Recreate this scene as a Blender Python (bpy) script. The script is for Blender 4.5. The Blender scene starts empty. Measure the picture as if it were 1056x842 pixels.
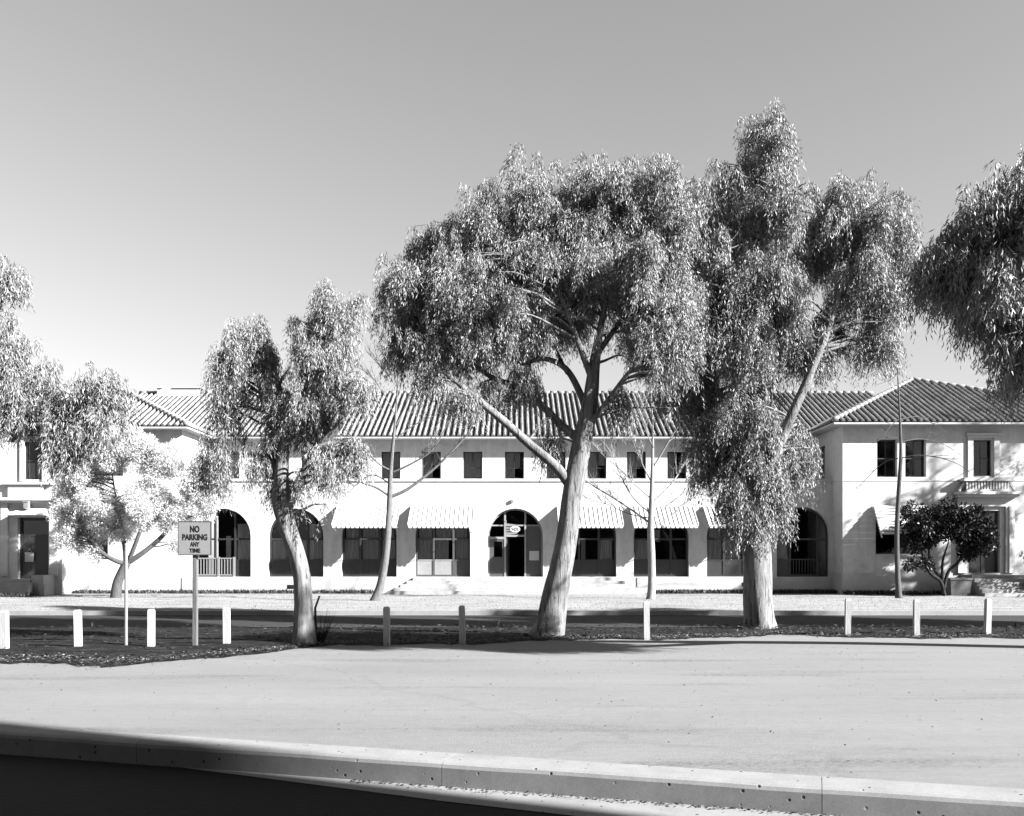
import bpy, math, random
import numpy as np
from mathutils import Vector

R = math.radians
rng = np.random.default_rng(7)
random.seed(7)
scene = bpy.context.scene
COL = scene.collection
FPX, CX, HY, CAMH = 1000.0, 532.0, 575.0, 1.8


def W(px, py, D):
    """point of the place at distance D that the photograph shows at px, py"""
    return Vector(((px - CX) / FPX * D, D, CAMH + (HY - py) / FPX * D))


# ------------------------------------------------------------------ materials
ALB = 0.44     # overall reflectance of the place's surfaces


class NT:
    def __init__(s, name, rough=0.9, spec=0.3):
        s.m = bpy.data.materials.new(name)
        s.m.use_nodes = True
        s.t = s.m.node_tree
        s.b = s.t.nodes['Principled BSDF']
        s.b.inputs['Roughness'].default_value = rough
        s.b.inputs['Specular IOR Level'].default_value = spec
        s.tc = s.t.nodes.new('ShaderNodeTexCoord')

    def n(s, typ, **kw):
        nd = s.t.nodes.new(typ)
        for k, v in kw.items():
            setattr(nd, k, v)
        return nd

    def l(s, a, b):
        s.t.links.new(a, b)

    def mapping(s, scale):
        mp = s.n('ShaderNodeMapping')
        mp.inputs['Scale'].default_value = scale
        s.l(s.tc.outputs['Object'], mp.inputs['Vector'])
        return mp.outputs[0]

    def noise(s, scale, detail=6, rough=0.6, stretch=(1, 1, 1)):
        nz = s.n('ShaderNodeTexNoise')
        nz.inputs['Scale'].default_value = scale
        nz.inputs['Detail'].default_value = detail
        nz.inputs['Roughness'].default_value = rough
        s.l(s.mapping(stretch), nz.inputs['Vector'])
        return nz.outputs['Fac']

    def ramp(s, fac, stops):
        r = s.n('ShaderNodeValToRGB')
        e = r.color_ramp.elements
        while len(e) < len(stops):
            e.new(0.5)
        for i, (p, v) in enumerate(stops):
            e[i].position = p
            e[i].color = (v, v, v, 1)
        s.l(fac, r.inputs[0])
        return r.outputs[0]

    def mul(s, a, b, f=1.0):
        m = s.n('ShaderNodeMixRGB', blend_type='MULTIPLY')
        m.inputs[0].default_value = f
        for i, x in ((1, a), (2, b)):
            if isinstance(x, (int, float)):
                m.inputs[i].default_value = (x, x, x, 1)
            else:
                s.l(x, m.inputs[i])
        return m.outputs[0]

    def mix(s, fac, a, b):
        m = s.n('ShaderNodeMixRGB')
        for i, x in ((0, fac), (1, a), (2, b)):
            if isinstance(x, (int, float)):
                m.inputs[i].default_value = x if i == 0 else (x, x, x, 1)
            else:
                s.l(x, m.inputs[i])
        return m.outputs[0]

    def col(s, c):
        if isinstance(c, (int, float)):
            s.b.inputs['Base Color'].default_value = (c * ALB, c * ALB, c * ALB, 1)
        else:
            s.l(s.mul(c, ALB), s.b.inputs['Base Color'])

    def bump(s, h, strength=0.3, dist=0.02):
        b = s.n('ShaderNodeBump')
        b.inputs['Strength'].default_value = strength
        b.inputs['Distance'].default_value = dist
        s.l(h, b.inputs['Height'])
        s.l(b.outputs[0], s.b.inputs['Normal'])


MATS = {}


def simple(name, v, rough=0.8, spec=0.3, var=0.15, scale=6.0, bump=0.2, stretch=(1, 1, 1)):
    t = NT(name, rough, spec)
    nz = t.noise(scale, 6, 0.65, stretch)
    t.col(t.ramp(nz, [(0.3, v * (1 - var)), (0.7, v * (1 + var))]))
    if bump:
        t.bump(nz, bump, 0.02)
    MATS[name] = t.m
    return t.m


def make_materials():
    # stucco with rain streaks and faint patches
    t = NT('stucco', 0.9, 0.2)
    a = t.ramp(t.noise(0.45, 6, 0.6), [(0.3, 0.82), (0.7, 0.95)])
    s = t.ramp(t.noise(1.2, 5, 0.7, (3, 3, 0.25)), [(0.35, 0.86), (0.6, 1.0)])
    blot = t.ramp(t.noise(2.6, 8, 0.7), [(0.34, 0.84), (0.5, 1.0)])
    t.col(t.mul(t.mul(a, s), blot))
    t.bump(t.noise(35, 4, 0.6), 0.25, 0.01)
    MATS['stucco'] = t.m
    simple('plinth', 0.68, 0.9, 0.2, 0.14, 1.2, 0.3)
    simple('trim', 0.8, 0.8, 0.3, 0.08, 3)
    simple('soffit', 0.62, 0.9, 0.2, 0.1, 3)
    simple('white_metal', 1.05, 0.45, 0.5, 0.05, 2, 0.0)
    simple('awning_rib', 0.95, 0.5, 0.4, 0.05, 2, 0.0)
    simple('dark_wood', 0.035, 0.45, 0.5, 0.3, 5, 0.1, (4, 4, 0.5))
    simple('grey_wood', 0.1, 0.5, 0.5, 0.2, 5, 0.1, (4, 4, 0.5))
    simple('pale_wood', 0.4, 0.6, 0.4, 0.12, 5, 0.1)
    simple('curtain', 1.1, 0.9, 0.1, 0.25, 3, 0.3, (6, 6, 0.2))
    simple('shaded_interior', 0.035, 0.9, 0.1, 0.2, 2, 0)  # darkness of the unlit rooms put into the colour
    simple('paper', 0.75, 0.8, 0.2, 0.03, 2, 0)
    simple('ink', 0.012, 0.6, 0.3, 0.1, 2, 0)
    simple('sign_face', 0.33, 0.45, 0.5, 0.08, 12, 0)
    simple('steel', 0.33, 0.5, 0.6, 0.15, 14, 0.1)
    simple('post_paint', 0.6, 0.7, 0.3, 0.2, 9, 0.3, (3, 3, 0.6))
    simple('rough_post', 0.16, 0.85, 0.2, 0.4, 8, 0.4, (6, 6, 0.5))
    simple('vent_dark', 0.02, 0.8, 0.2, 0.2, 4, 0)
    simple('pale_bark', 0.36, 0.8, 0.3, 0.3, 5, 0.4, (3, 3, 1))
    simple('mid_bark', 0.2, 0.9, 0.2, 0.4, 5, 0.5, (4, 4, 1))
    simple('grey_bark', 0.12, 0.9, 0.2, 0.45, 6, 0.6, (5, 5, 0.8))
    simple('dark_bark', 0.04, 0.9, 0.2, 0.3, 8, 0.6)
    simple('stone', 0.55, 0.9, 0.2, 0.14, 2.2, 0.3)
    simple('debris', 0.06, 0.9, 0.1, 0.5, 1.0, 0)
    simple('planter', 0.3, 0.9, 0.1, 0.2, 5, 0.2)
    # eucalyptus bark: pale smooth, long dark peeling strips, darker rough foot
    t = NT('eucalyptus_bark', 0.75, 0.3)
    base = t.ramp(t.noise(2.2, 8, 0.65, (3, 3, 0.5)), [(0.25, 0.12), (0.45, 0.26), (0.6, 0.37), (0.75, 0.48)])
    strips = t.ramp(t.noise(5.0, 8, 0.7, (2.6, 2.6, 0.22)), [(0.38, 0.18), (0.47, 1.0)])
    blot = t.ramp(t.noise(9.0, 4, 0.6, (1, 1, 0.6)), [(0.28, 0.2), (0.36, 1.0)])
    t.col(t.mul(t.mul(base, strips), blot))
    t.bump(t.noise(9, 9, 0.7, (3, 3, 0.4)), 0.8, 0.05)
    MATS['eucalyptus_bark'] = t.m
    # clay tiles: each tile its own shade
    t = NT('clay_tile', 0.85, 0.2)
    g = t.n('ShaderNodeNewGeometry')
    isl = t.ramp(g.outputs['Random Per Island'], [(0.0, 0.34), (0.5, 0.41), (1.0, 0.48)])
    d = t.ramp(t.noise(1.1, 7, 0.7), [(0.3, 0.7), (0.65, 1.0)])
    t.col(t.mul(isl, d))
    t.bump(t.noise(25, 4, 0.6), 0.3, 0.02)
    MATS['clay_tile'] = t.m
    simple('pan_tile', 0.035, 0.9, 0.2, 0.35, 1.5, 0.2)
    simple('ridge_tile', 0.34, 0.85, 0.2, 0.15, 2.5, 0.3)
    # asphalt
    t = NT('asphalt', 0.9, 0.3)
    a = t.ramp(t.noise(0.6, 9, 0.7, (0.25, 1, 1)), [(0.3, 0.022), (0.7, 0.042)])
    t.col(t.mul(a, t.ramp(t.noise(90, 3, 0.7), [(0.3, 0.7), (0.7, 1.2)])))
    t.bump(t.noise(120, 4, 0.7), 0.5, 0.01)
    MATS['asphalt'] = t.m
    simple('gravel_stone', 0.3, 0.9, 0.2, 0.4, 4, 0.2)
    simple('shade_building_brick', 0.07, 0.9, 0.2, 0.2, 3, 0.2)
    simple('shaded_asphalt', 0.014, 0.9, 0.2, 0.35, 14, 0.3)  # near road darkened in colour to deepen its shade
    # pale sand-coloured paved yard: bands along the road, speckle, a few cracks and stains
    t = NT('yard_paving', 0.9, 0.25)
    a = t.ramp(t.noise(0.5, 10, 0.62, (0.3, 1.1, 1)), [(0.28, 0.29), (0.5, 0.33), (0.72, 0.37)])
    sp = t.ramp(t.noise(38, 6, 0.85), [(0.28, 0.55), (0.46, 0.97), (0.75, 1.12)])
    c = t.mul(a, sp)
    sp2 = t.ramp(t.noise(7, 8, 0.75, (0.6, 1.5, 1)), [(0.3, 0.86), (0.55, 1.02)])
    c = t.mul(c, sp2)
    band = t.ramp(t.noise(0.42, 5, 0.6, (0.35, 2.2, 1)), [(0.56, 0.0), (0.68, 1.0)])
    grit = t.ramp(t.noise(26, 4, 0.8, (0.5, 1.4, 1)), [(0.40, 0.35), (0.56, 1.0)])
    c = t.mul(c, t.mix(band, 1.0, grit))
    trk = t.ramp(t.noise(1.6, 7, 0.75, (0.05, 1.6, 1)), [(0.32, 0.94), (0.5, 1.0)])
    c = t.mul(c, trk)
    vor = t.n('ShaderNodeTexVoronoi', feature='DISTANCE_TO_EDGE')
    vor.inputs['Scale'].default_value = 0.16
    nzv = t.n('ShaderNodeTexNoise'); nzv.inputs['Scale'].default_value = 0.9; nzv.inputs['Detail'].default_value = 6
    t.l(t.mapping((1, 1, 1)), nzv.inputs['Vector'])
    mixv = t.n('ShaderNodeMixRGB'); mixv.inputs[0].default_value = 0.55
    t.l(t.tc.outputs['Object'], mixv.inputs[1]); t.l(nzv.outputs['Color'], mixv.inputs[2])
    t.l(mixv.outputs[0], vor.inputs['Vector'])
    cr = t.ramp(vor.outputs['Distance'], [(0.0, 0.82), (0.005, 1.0)])
    c = t.mul(c, cr, 0.6)
    t.col(c)
    t.bump(t.noise(60, 6, 0.75), 0.6, 0.012)
    MATS['yard_paving'] = t.m
    # kerb concrete, pitted
    t = NT('kerb_concrete', 0.9, 0.25)
    a = t.ramp(t.noise(2.2, 9, 0.7), [(0.3, 0.34), (0.5, 0.41), (0.7, 0.47)])
    sp = t.ramp(t.noise(60, 4, 0.7), [(0.25, 0.8), (0.6, 1.05)])
    v = t.n('ShaderNodeTexVoronoi')
    v.inputs['Scale'].default_value = 8.0
    t.l(t.mapping((1, 1, 1)), v.inputs['Vector'])
    pit = t.ramp(v.outputs['Distance'], [(0.08, 0.1), (0.13, 1.0)])
    gate = t.ramp(t.noise(3.1, 3, 0.5), [(0.42, 0.0), (0.5, 1.0)])
    pit = t.mix(gate, 1.0, pit)
    t.col(t.mul(t.mul(a, sp), pit))
    t.bump(pit, 0.5, 0.02)
    MATS['kerb_concrete'] = t.m
    # verge dirt with leaf litter
    t = NT('verge_dirt', 0.95, 0.1)
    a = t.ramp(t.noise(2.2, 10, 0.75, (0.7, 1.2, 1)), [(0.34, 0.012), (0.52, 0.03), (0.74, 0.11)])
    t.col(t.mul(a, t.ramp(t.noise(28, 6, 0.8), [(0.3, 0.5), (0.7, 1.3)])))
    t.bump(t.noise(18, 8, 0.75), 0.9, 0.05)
    MATS['verge_dirt'] = t.m
    # dry lawn
    t = NT('dry_lawn', 0.95, 0.1)
    a = t.ramp(t.noise(0.8, 10, 0.75, (0.35, 1.5, 1)), [(0.3, 0.32), (0.5, 0.52), (0.7, 0.66)])
    t.col(t.mul(a, t.ramp(t.noise(9, 8, 0.8, (0.6, 1.6, 1)), [(0.3, 0.55), (0.62, 1.15)])))
    t.bump(t.noise(14, 8, 0.75), 0.9, 0.06)
    MATS['dry_lawn'] = t.m
    simple('earth', 0.14, 0.95, 0.1, 0.4, 0.5, 0.5)
    # glass
    t = NT('glass', 0.04, 0.8)
    tr = t.n('ShaderNodeBsdfTransparent'); tr.inputs[0].default_value = (0.72, 0.72, 0.72, 1)
    gl = t.n('ShaderNodeBsdfGlossy'); gl.inputs['Roughness'].default_value = 0.03
    gl.inputs['Color'].default_value = (0.8, 0.8, 0.8, 1)
    fr = t.n('ShaderNodeFresnel'); fr.inputs['IOR'].default_value = 1.55
    mx = t.n('ShaderNodeMixShader')
    t.l(fr.outputs[0], mx.inputs[0]); t.l(tr.outputs[0], mx.inputs[1]); t.l(gl.outputs[0], mx.inputs[2])
    t.l(mx.outputs[0], t.t.nodes['Material Output'].inputs['Surface'])
    MATS['glass'] = t.m

    def leaf(name, lo, hi, trans, rough=0.45, spec=0.5):
        t = NT(name, rough, spec)
        g = t.n('ShaderNodeNewGeometry')
        c = t.ramp(g.outputs['Random Per Island'], [(0.0, lo), (1.0, hi)])
        t.col(c)
        tb = t.n('ShaderNodeBsdfTranslucent')
        t.l(t.mul(c, ALB), tb.inputs['Color'])
        mx = t.n('ShaderNodeMixShader'); mx.inputs[0].default_value = trans
        t.l(t.b.outputs[0], mx.inputs[1]); t.l(tb.outputs[0], mx.inputs[2])
        t.l(mx.outputs[0], t.t.nodes['Material Output'].inputs['Surface'])
        MATS[name] = t.m
    leaf('eucalyptus_leaf', 0.17, 0.52, 0.04, 0.5, 0.4)
    leaf('pale_leaf', 0.85, 1.5, 0.42, 0.6, 0.3)
    leaf('dark_leaf', 0.010, 0.028, 0.05, 0.5, 0.25)
    leaf('low_leaf', 0.03, 0.1, 0.15, 0.6, 0.3)
    leaf('grass_blade', 0.12, 0.4, 0.25, 0.8, 0.2)


make_materials()


# ------------------------------------------------------------------ mesh helpers
class MB:
    def __init__(s):
        s.v = []
        s.f = []

    def vs(s, pts):
        i = len(s.v)
        s.v.extend([tuple(p) for p in pts])
        return i

    def quad(s, a, b, c, d):
        i = s.vs([a, b, c, d])
        s.f.append((i, i + 1, i + 2, i + 3))

    def poly(s, pts):
        i = s.vs(pts)
        s.f.append(tuple(range(i, i + len(pts))))

    def box(s, x0, x1, y0, y1, z0, z1):
        i = s.vs([(x0, y0, z0), (x1, y0, z0), (x1, y1, z0), (x0, y1, z0),
                  (x0, y0, z1), (x1, y0, z1), (x1, y1, z1), (x0, y1, z1)])
        for q in ((0, 3, 2, 1), (4, 5, 6, 7), (0, 1, 5, 4), (1, 2, 6, 5), (2, 3, 7, 6), (3, 0, 4, 7)):
            s.f.append(tuple(i + k for k in q))

    def hexa(s, p):
        """8 points: bottom four, top four"""
        i = s.vs(p)
        for q in ((0, 3, 2, 1), (4, 5, 6, 7), (0, 1, 5, 4), (1, 2, 6, 5), (2, 3, 7, 6), (3, 0, 4, 7)):
            s.f.append(tuple(i + k for k in q))

    def bar(s, a, b, w, h=None):
        """square bar between two points"""
        a, b = Vector(a), Vector(b)
        h = h or w
        d = (b - a).normalized()
        up = Vector((0, 0, 1)) if abs(d.z) < 0.9 else Vector((0, 1, 0))
        sx = d.cross(up).normalized() * w / 2
        sy = sx.cross(d).normalized() * h / 2
        s.hexa([a - sx - sy, a + sx - sy, a + sx + sy, a - sx + sy, b - sx - sy, b + sx - sy, b + sx + sy, b - sx + sy])

    def tube(s, pts, radii, sides=8, wob=0.0, cap=True, seed=0, flare=0):
        pts = [Vector(p) for p in pts]
        n = len(pts)
        rr = random.Random(seed)
        ph = [rr.uniform(0, 6.28) for _ in range(6)]
        t0 = (pts[1] - pts[0]).normalized()
        ref = Vector((1, 0, 0)) if abs(t0.x) < 0.9 else Vector((0, 1, 0))
        u = (ref - t0 * ref.dot(t0)).normalized()
        base = len(s.v)
        for i in range(n):
            t = (pts[min(i + 1, n - 1)] - pts[max(i - 1, 0)]).normalized()
            u = (u - t * u.dot(t)).normalized()
            w = t.cross(u)
            for k in range(sides):
                a = 2 * math.pi * k / sides
                r = radii[i] * (1 + wob * (math.sin(3 * a + ph[0] + i * 0.25) * 0.5 + math.sin(2 * a + ph[1] - i * 0.17) * 0.5
                                           + 0.5 * math.sin(5 * a + ph[2] + i * 0.4)))
                if flare and i < flare:
                    r *= 1 + 0.25 * (1 - i / flare) * max(0, math.sin(5 * a + ph[3]))
                s.v.append(tuple(pts[i] + (u * math.cos(a) + w * math.sin(a)) * r))
        for i in range(n - 1):
            for k in range(sides):
                k2 = (k + 1) % sides
                s.f.append((base + i * sides + k, base + i * sides + k2, base + (i + 1) * sides + k2, base + (i + 1) * sides + k))
        if cap:
            s.f.append(tuple(base + k for k in reversed(range(sides))))
            s.f.append(tuple(base + (n - 1) * sides + k for k in range(sides)))

    def build(s, name, mat, parent=None, smooth=False, label=None):
        org = ORG.get(root_of(parent), Vector((0, 0, 0))) if parent else Vector((0, 0, 0))
        me = bpy.data.meshes.new(name)
        me.from_pydata([(a - org.x, b - org.y, c - org.z) for a, b, c in s.v], [], s.f)
        me.materials.append(MATS[mat])
        if smooth:
            me.polygons.foreach_set('use_smooth', [True] * len(me.polygons))
        me.update()
        o = bpy.data.objects.new(name, me)
        COL.objects.link(o)
        if parent:
            o.parent = parent
        if label:
            o['label'] = label
        return o


ORG = {}


def root_of(o):
    while o is not None and o.parent is not None:
        o = o.parent
    return o.name if o is not None else None


def tag(o, label=None, cat=None, group=None, kind=None):
    if label: o['label'] = label
    if cat: o['category'] = cat
    if group: o['group'] = group
    if kind: o['kind'] = kind
    return o


def thing(name, loc, label, cat, group=None):
    o = bpy.data.objects.new(name, None)
    COL.objects.link(o)
    o.location = loc
    o.empty_display_size = 0.3
    ORG[o.name] = Vector(loc)
    return tag(o, label, cat, group)


def fast_mesh(name, verts, nv_per_face, mat, parent):
    """verts: (nfaces*k, 3) numpy, every face k verts of its own"""
    org = ORG.get(root_of(parent), Vector((0, 0, 0))) if parent else Vector((0, 0, 0))
    v = verts - np.array([org.x, org.y, org.z])
    me = bpy.data.meshes.new(name)
    n = len(v); k = nv_per_face; nf = n // k
    me.vertices.add(n)
    me.vertices.foreach_set('co', v.astype(np.float32).ravel())
    me.loops.add(n)
    me.loops.foreach_set('vertex_index', np.arange(n, dtype=np.int32))
    me.polygons.add(nf)
    me.polygons.foreach_set('loop_start', np.arange(0, n, k, dtype=np.int32))
    me.polygons.foreach_set('loop_total', np.full(nf, k, dtype=np.int32))
    me.materials.append(MATS[mat])
    me.update(calc_edges=True)
    o = bpy.data.objects.new(name, me)
    COL.objects.link(o)
    if parent:
        o.parent = parent
    return o


def smooth_path(pts, sub=6):
    P = [Vector(p) for p in pts]
    out = []
    n = len(P)
    for i in range(n - 1):
        p0, p1, p2, p3 = P[max(i - 1, 0)], P[i], P[i + 1], P[min(i + 2, n - 1)]
        for k in range(sub):
            t = k / sub
            out.append(0.5 * ((2 * p1) + (-p0 + p2) * t + (2 * p0 - 5 * p1 + 4 * p2 - p3) * t * t + (-p0 + 3 * p1 - 3 * p2 + p3) * t ** 3))
    out.append(P[-1])
    return out


def smooth_vals(vals, sub=6):
    out = []
    for i in range(len(vals) - 1):
        for k in range(sub):
            out.append(vals[i] + (vals[i + 1] - vals[i]) * k / sub)
    out.append(vals[-1])
    return out


# ------------------------------------------------------------------ world, sun, camera
SUN_AZ, SUN_EL = R(65.5), R(27)      # sun stands to the right of and behind the camera
to_sun = Vector((math.sin(SUN_AZ) * math.cos(SUN_EL), -math.cos(SUN_AZ) * math.cos(SUN_EL), math.sin(SUN_EL)))
w = bpy.data.worlds.new('World'); scene.world = w; w.use_nodes = True
nt = w.node_tree
sky = nt.nodes.new('ShaderNodeTexSky'); sky.sky_type = 'NISHITA'; sky.sun_disc = False
sky.sun_elevation = SUN_EL
sky.sun_rotation = math.atan2(to_sun.x, to_sun.y)
sky.air_density = 1.0; sky.dust_density = 0.3; sky.ozone_density = 1.0
# the photograph is black and white: weigh the sky's colours down to one grey
sep = nt.nodes.new('ShaderNodeSeparateColor')
nt.links.new(sky.outputs[0], sep.inputs[0])
m1 = nt.nodes.new('ShaderNodeMath'); m1.operation = 'MULTIPLY'; m1.inputs[1].default_value = 0.028
m2 = nt.nodes.new('ShaderNodeMath'); m2.operation = 'MULTIPLY_ADD'; m2.inputs[1].default_value = 0.14
m3 = nt.nodes.new('ShaderNodeMath'); m3.operation = 'MULTIPLY_ADD'; m3.inputs[1].default_value = 0.38
nt.links.new(sep.outputs[0], m1.inputs[0])
nt.links.new(sep.outputs[1], m2.inputs[0]); nt.links.new(m1.outputs[0], m2.inputs[2])
nt.links.new(sep.outputs[2], m3.inputs[0]); nt.links.new(m2.outputs[0], m3.inputs[2])
bg = nt.nodes['Background']
nt.links.new(m3.outputs[0], bg.inputs[0])
bg.inputs[1].default_value = 0.053

sl = bpy.data.lights.new('sun', 'SUN'); sl.energy = 5.0; sl.angle = R(0.5); sl.color = (1, 1, 1)
so = bpy.data.objects.new('sun', sl); COL.objects.link(so)
so.rotation_euler = to_sun.to_track_quat('Z', 'Y').to_euler()
so.location = (20, -20, 30)

cam = bpy.data.cameras.new('camera')
cam.sensor_width = 36; cam.sensor_fit = 'HORIZONTAL'
cam.lens = 36 * FPX / 1056
cam.shift_x = -(CX - 528) / 1056
cam.shift_y = (HY - 421) / 1056
cam.clip_start = 0.1; cam.clip_end = 3000
co = bpy.data.objects.new('camera', cam); COL.objects.link(co)
co.location = (0, 0, CAMH); co.rotation_euler = (R(90), 0, 0)
scene.camera = co
scene.view_settings.view_transform = 'Standard'
scene.view_settings.look = 'None'
scene.view_settings.gamma = 1
scene.view_settings.exposure = 2.5
scene.cycles.max_bounces = 6
scene.cycles.diffuse_bounces = 2
scene.cycles.transparent_max_bounces = 12

# ------------------------------------------------------------------ ground
KF = lambda x: 8.33 - 0.307 * x          # front face of the near kerb
kd = Vector((1, -0.307, 0)).normalized()
kn = Vector((0.307, 1, 0)).normalized()  # away from camera


def sheet(name, pts, z, mat, label=None):
    b = MB(); b.poly([(x, y, z) for x, y in pts])
    o = b.build(name, mat); o['kind'] = 'structure'
    return o


sheet('ground', [(-900, -900), (900, -900), (900, 1500), (-900, 1500)], -0.36, 'earth')
# lower road in front of the kerb, its shade put into the colour
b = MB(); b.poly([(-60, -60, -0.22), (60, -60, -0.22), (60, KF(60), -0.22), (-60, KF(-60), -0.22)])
o = b.build('near_road', 'shaded_asphalt'); o['kind'] = 'structure'
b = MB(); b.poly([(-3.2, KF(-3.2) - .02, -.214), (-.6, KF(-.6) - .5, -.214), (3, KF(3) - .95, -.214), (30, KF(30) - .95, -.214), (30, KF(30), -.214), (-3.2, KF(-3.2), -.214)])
o = b.build('sunlit_strip', 'kerb_concrete'); o['kind'] = 'structure'  # sunlight on the near road put into this strip's colour and taper
# pavement yard (a fine grid so its far edge can wander)


def edge(x):
    """far edge of the yard paving"""
    if x < -6.5: e = 16.5
    elif x < -3.6: e = 16.5 + (x + 6.5) / 2.9 * 3.5
    elif x < 6: e = 20.0 + (x + 3.6) / 9.6 * 2.6
    else: e = 22.6 - (x - 6) / 8 * 1.4
    if x > 14: e = 21.2
    return e + 0.22 * math.sin(x * 1.3) + 0.15 * math.sin(x * 3.1 + 1) + 0.08 * math.sin(x * 9.7) + 0.06 * math.sin(x * 17.3 + 2) + 0.04 * math.sin(x * 29.1)


b = MB()
xs = [-60 + i * 0.15 for i in range(int(120 / 0.15) + 1)]
wc = 0.37 / math.cos(math.atan(0.307))
for i in range(len(xs) - 1):
    a, c = xs[i], xs[i + 1]
    ya, yc = min(KF(a) + wc, 15.8), min(KF(c) + wc, 15.8)
    if a > -24:
        ya, yc = KF(a) + wc, KF(c) + wc
    b.quad((a, ya, 0), (c, yc, 0), (c, edge(c), 0), (a, edge(a), 0))
o = b.build('pavement', 'yard_paving'); o['kind'] = 'structure'
# near kerb with rounded arris
b = MB()
prof = [(0, -0.3), (0, -0.05), (0.012, -0.02), (0.04, -0.004), (0.075, 0.004), (0.37, 0.006), (0.37, -0.3)]
x_ = -22.0
while x_ < 18:
    seg = 3.05
    n_ = 14
    rows = []
    for i in range(n_ + 1):
        x = x_ + (seg - .005) * i / n_
        p0 = Vector((x, KF(x), 0))
        jit = 0.003 * math.sin(x * 2.3) + 0.002 * math.sin(x * 5.3)
        rows.append([p0 + kn * (q[0] + (jit if 0 < k < 4 else 0)) + Vector((0, 0, q[1] + (jit * 0.5 if 0 < k < 4 else 0))) for k, q in enumerate(prof)])
    base = [b.vs(r) for r in rows]
    for i in range(n_):
        for k in range(len(prof) - 1):
            b.f.append((base[i] + k, base[i + 1] + k, base[i + 1] + k + 1, base[i] + k + 1))
    b.f.append(tuple(base[0] + k for k in range(len(prof)))); b.f.append(tuple(base[-1] + k for k in reversed(range(len(prof)))))
    x_ += seg
o = b.build('kerb', 'kerb_concrete', smooth=False); o['kind'] = 'structure'
# verge under the trees, the far road, far kerb, lawn
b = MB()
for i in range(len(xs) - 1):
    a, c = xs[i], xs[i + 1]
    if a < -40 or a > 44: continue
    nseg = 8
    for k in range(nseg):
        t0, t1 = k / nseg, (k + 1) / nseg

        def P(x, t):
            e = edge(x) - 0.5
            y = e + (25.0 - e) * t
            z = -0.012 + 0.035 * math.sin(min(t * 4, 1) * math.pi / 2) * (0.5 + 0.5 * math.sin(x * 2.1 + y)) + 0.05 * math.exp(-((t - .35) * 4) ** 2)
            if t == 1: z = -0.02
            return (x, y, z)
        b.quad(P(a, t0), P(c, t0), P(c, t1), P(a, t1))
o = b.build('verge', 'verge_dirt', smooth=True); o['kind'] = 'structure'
b = MB(); b.quad((-120, 24.9, -0.15), (120, 24.9, -0.15), (120, 32.7, -0.15), (-120, 32.7, -0.15))
o = b.build('road', 'asphalt'); o['kind'] = 'structure'
b = MB(); b.box(-60, 60, 25.0, 25.15, -0.3, -0.01)
o = b.build('near_verge_kerb', 'verge_dirt'); o['kind'] = 'structure'
b = MB(); b.box(-90, 90, 32.6, 32.78, -0.3, 0.0)
o = b.build('far_kerb', 'kerb_concrete'); o['kind'] = 'structure'
b = MB()
for i in range(120):
    for k in range(12):
        def P(i, k):
            x = -60 + i; y = 32.78 + k * (70 - 32.78) / 12
            z = -0.006 + (0.03 * math.sin(x * 1.1 + k) if 0 < k < 5 else 0)
            return (x, y, z)
        b.quad(P(i, k), P(i + 1, k), P(i + 1, k + 1), P(i, k + 1))
o = b.build('lawn', 'dry_lawn', smooth=True); o['kind'] = 'structure'

# ------------------------------------------------------------------ building
YA, YW, YU = 48.8, 47.3, 53.0     # arcade front, wing front, upper wall
XL, XR = -16.8, 15.94
EAVE = 8.3
bld = thing('building', (0, YA, 0), 'long two-storey white stucco building with arched openings and barrel-tiled roofs', 'building')


def xmap(y0):
    return lambda u, d, z: (u, y0 + d, z)


def ymap(x0, sgn=1):
    return lambda u, d, z: (x0 + sgn * d, u, z)


def arch_pts(cx, wd, zt, n=18):
    r = wd / 2
    return [(cx - r * math.cos(math.pi * k / n), zt - r + r * math.sin(math.pi * k / n)) for k in range(n + 1)]


def wall(b, P, u0, u1, z0, z1, th, ops):
    """ops: (centre, width, zbottom, ztop, arched)"""
    ops = sorted(ops)
    cur = u0
    def slab(a, c, za, zc):
        if c - a > 1e-4 and zc - za > 1e-4:
            b.quad(P(a, 0, za), P(c, 0, za), P(c, 0, zc), P(a, 0, zc))
            b.quad(P(a, th, za), P(a, th, zc), P(c, th, zc), P(c, th, za))
    for cx, wd, zb, zt, ar in ops:
        a, c = cx - wd / 2, cx + wd / 2
        slab(cur, a, z0, z1)
        slab(a, c, z0, zb)
        if ar:
            pts = arch_pts(cx, wd, zt)
            spring = zt - wd / 2
            for (p, q) in zip(pts[:-1], pts[1:]):
                for d in (0, th):
                    b.quad(P(p[0], d, p[1]), P(q[0], d, q[1]), P(q[0], d, z1), P(p[0], d, z1))
                b.quad(P(p[0], 0, p[1]), P(p[0], th, p[1]), P(q[0], th, q[1]), P(q[0], 0, q[1]))
        else:
            spring = zt
            slab(a, c, zt, z1)
            b.quad(P(a, 0, zt), P(a, th, zt), P(c, th, zt), P(c, 0, zt))
        b.quad(P(a, 0, zb), P(a, th, zb), P(a, th, spring), P(a, 0, spring))
        b.quad(P(c, 0, zb), P(c, 0, spring), P(c, th, spring), P(c, th, zb))
        b.quad(P(a, 0, zb), P(c, 0, zb), P(c, th, zb), P(a, th, zb))
        cur = c
    slab(cur, u1, z0, z1)
    b.quad(P(u0, 0, z0), P(u0, 0, z1), P(u0, th, z1), P(u0, th, z0))
    b.quad(P(u1, 0, z0), P(u1, th, z0), P(u1, th, z1), P(u1, 0, z1))
    b.quad(P(u0, 0, z1), P(u1, 0, z1), P(u1, th, z1), P(u0, th, z1))


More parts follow.
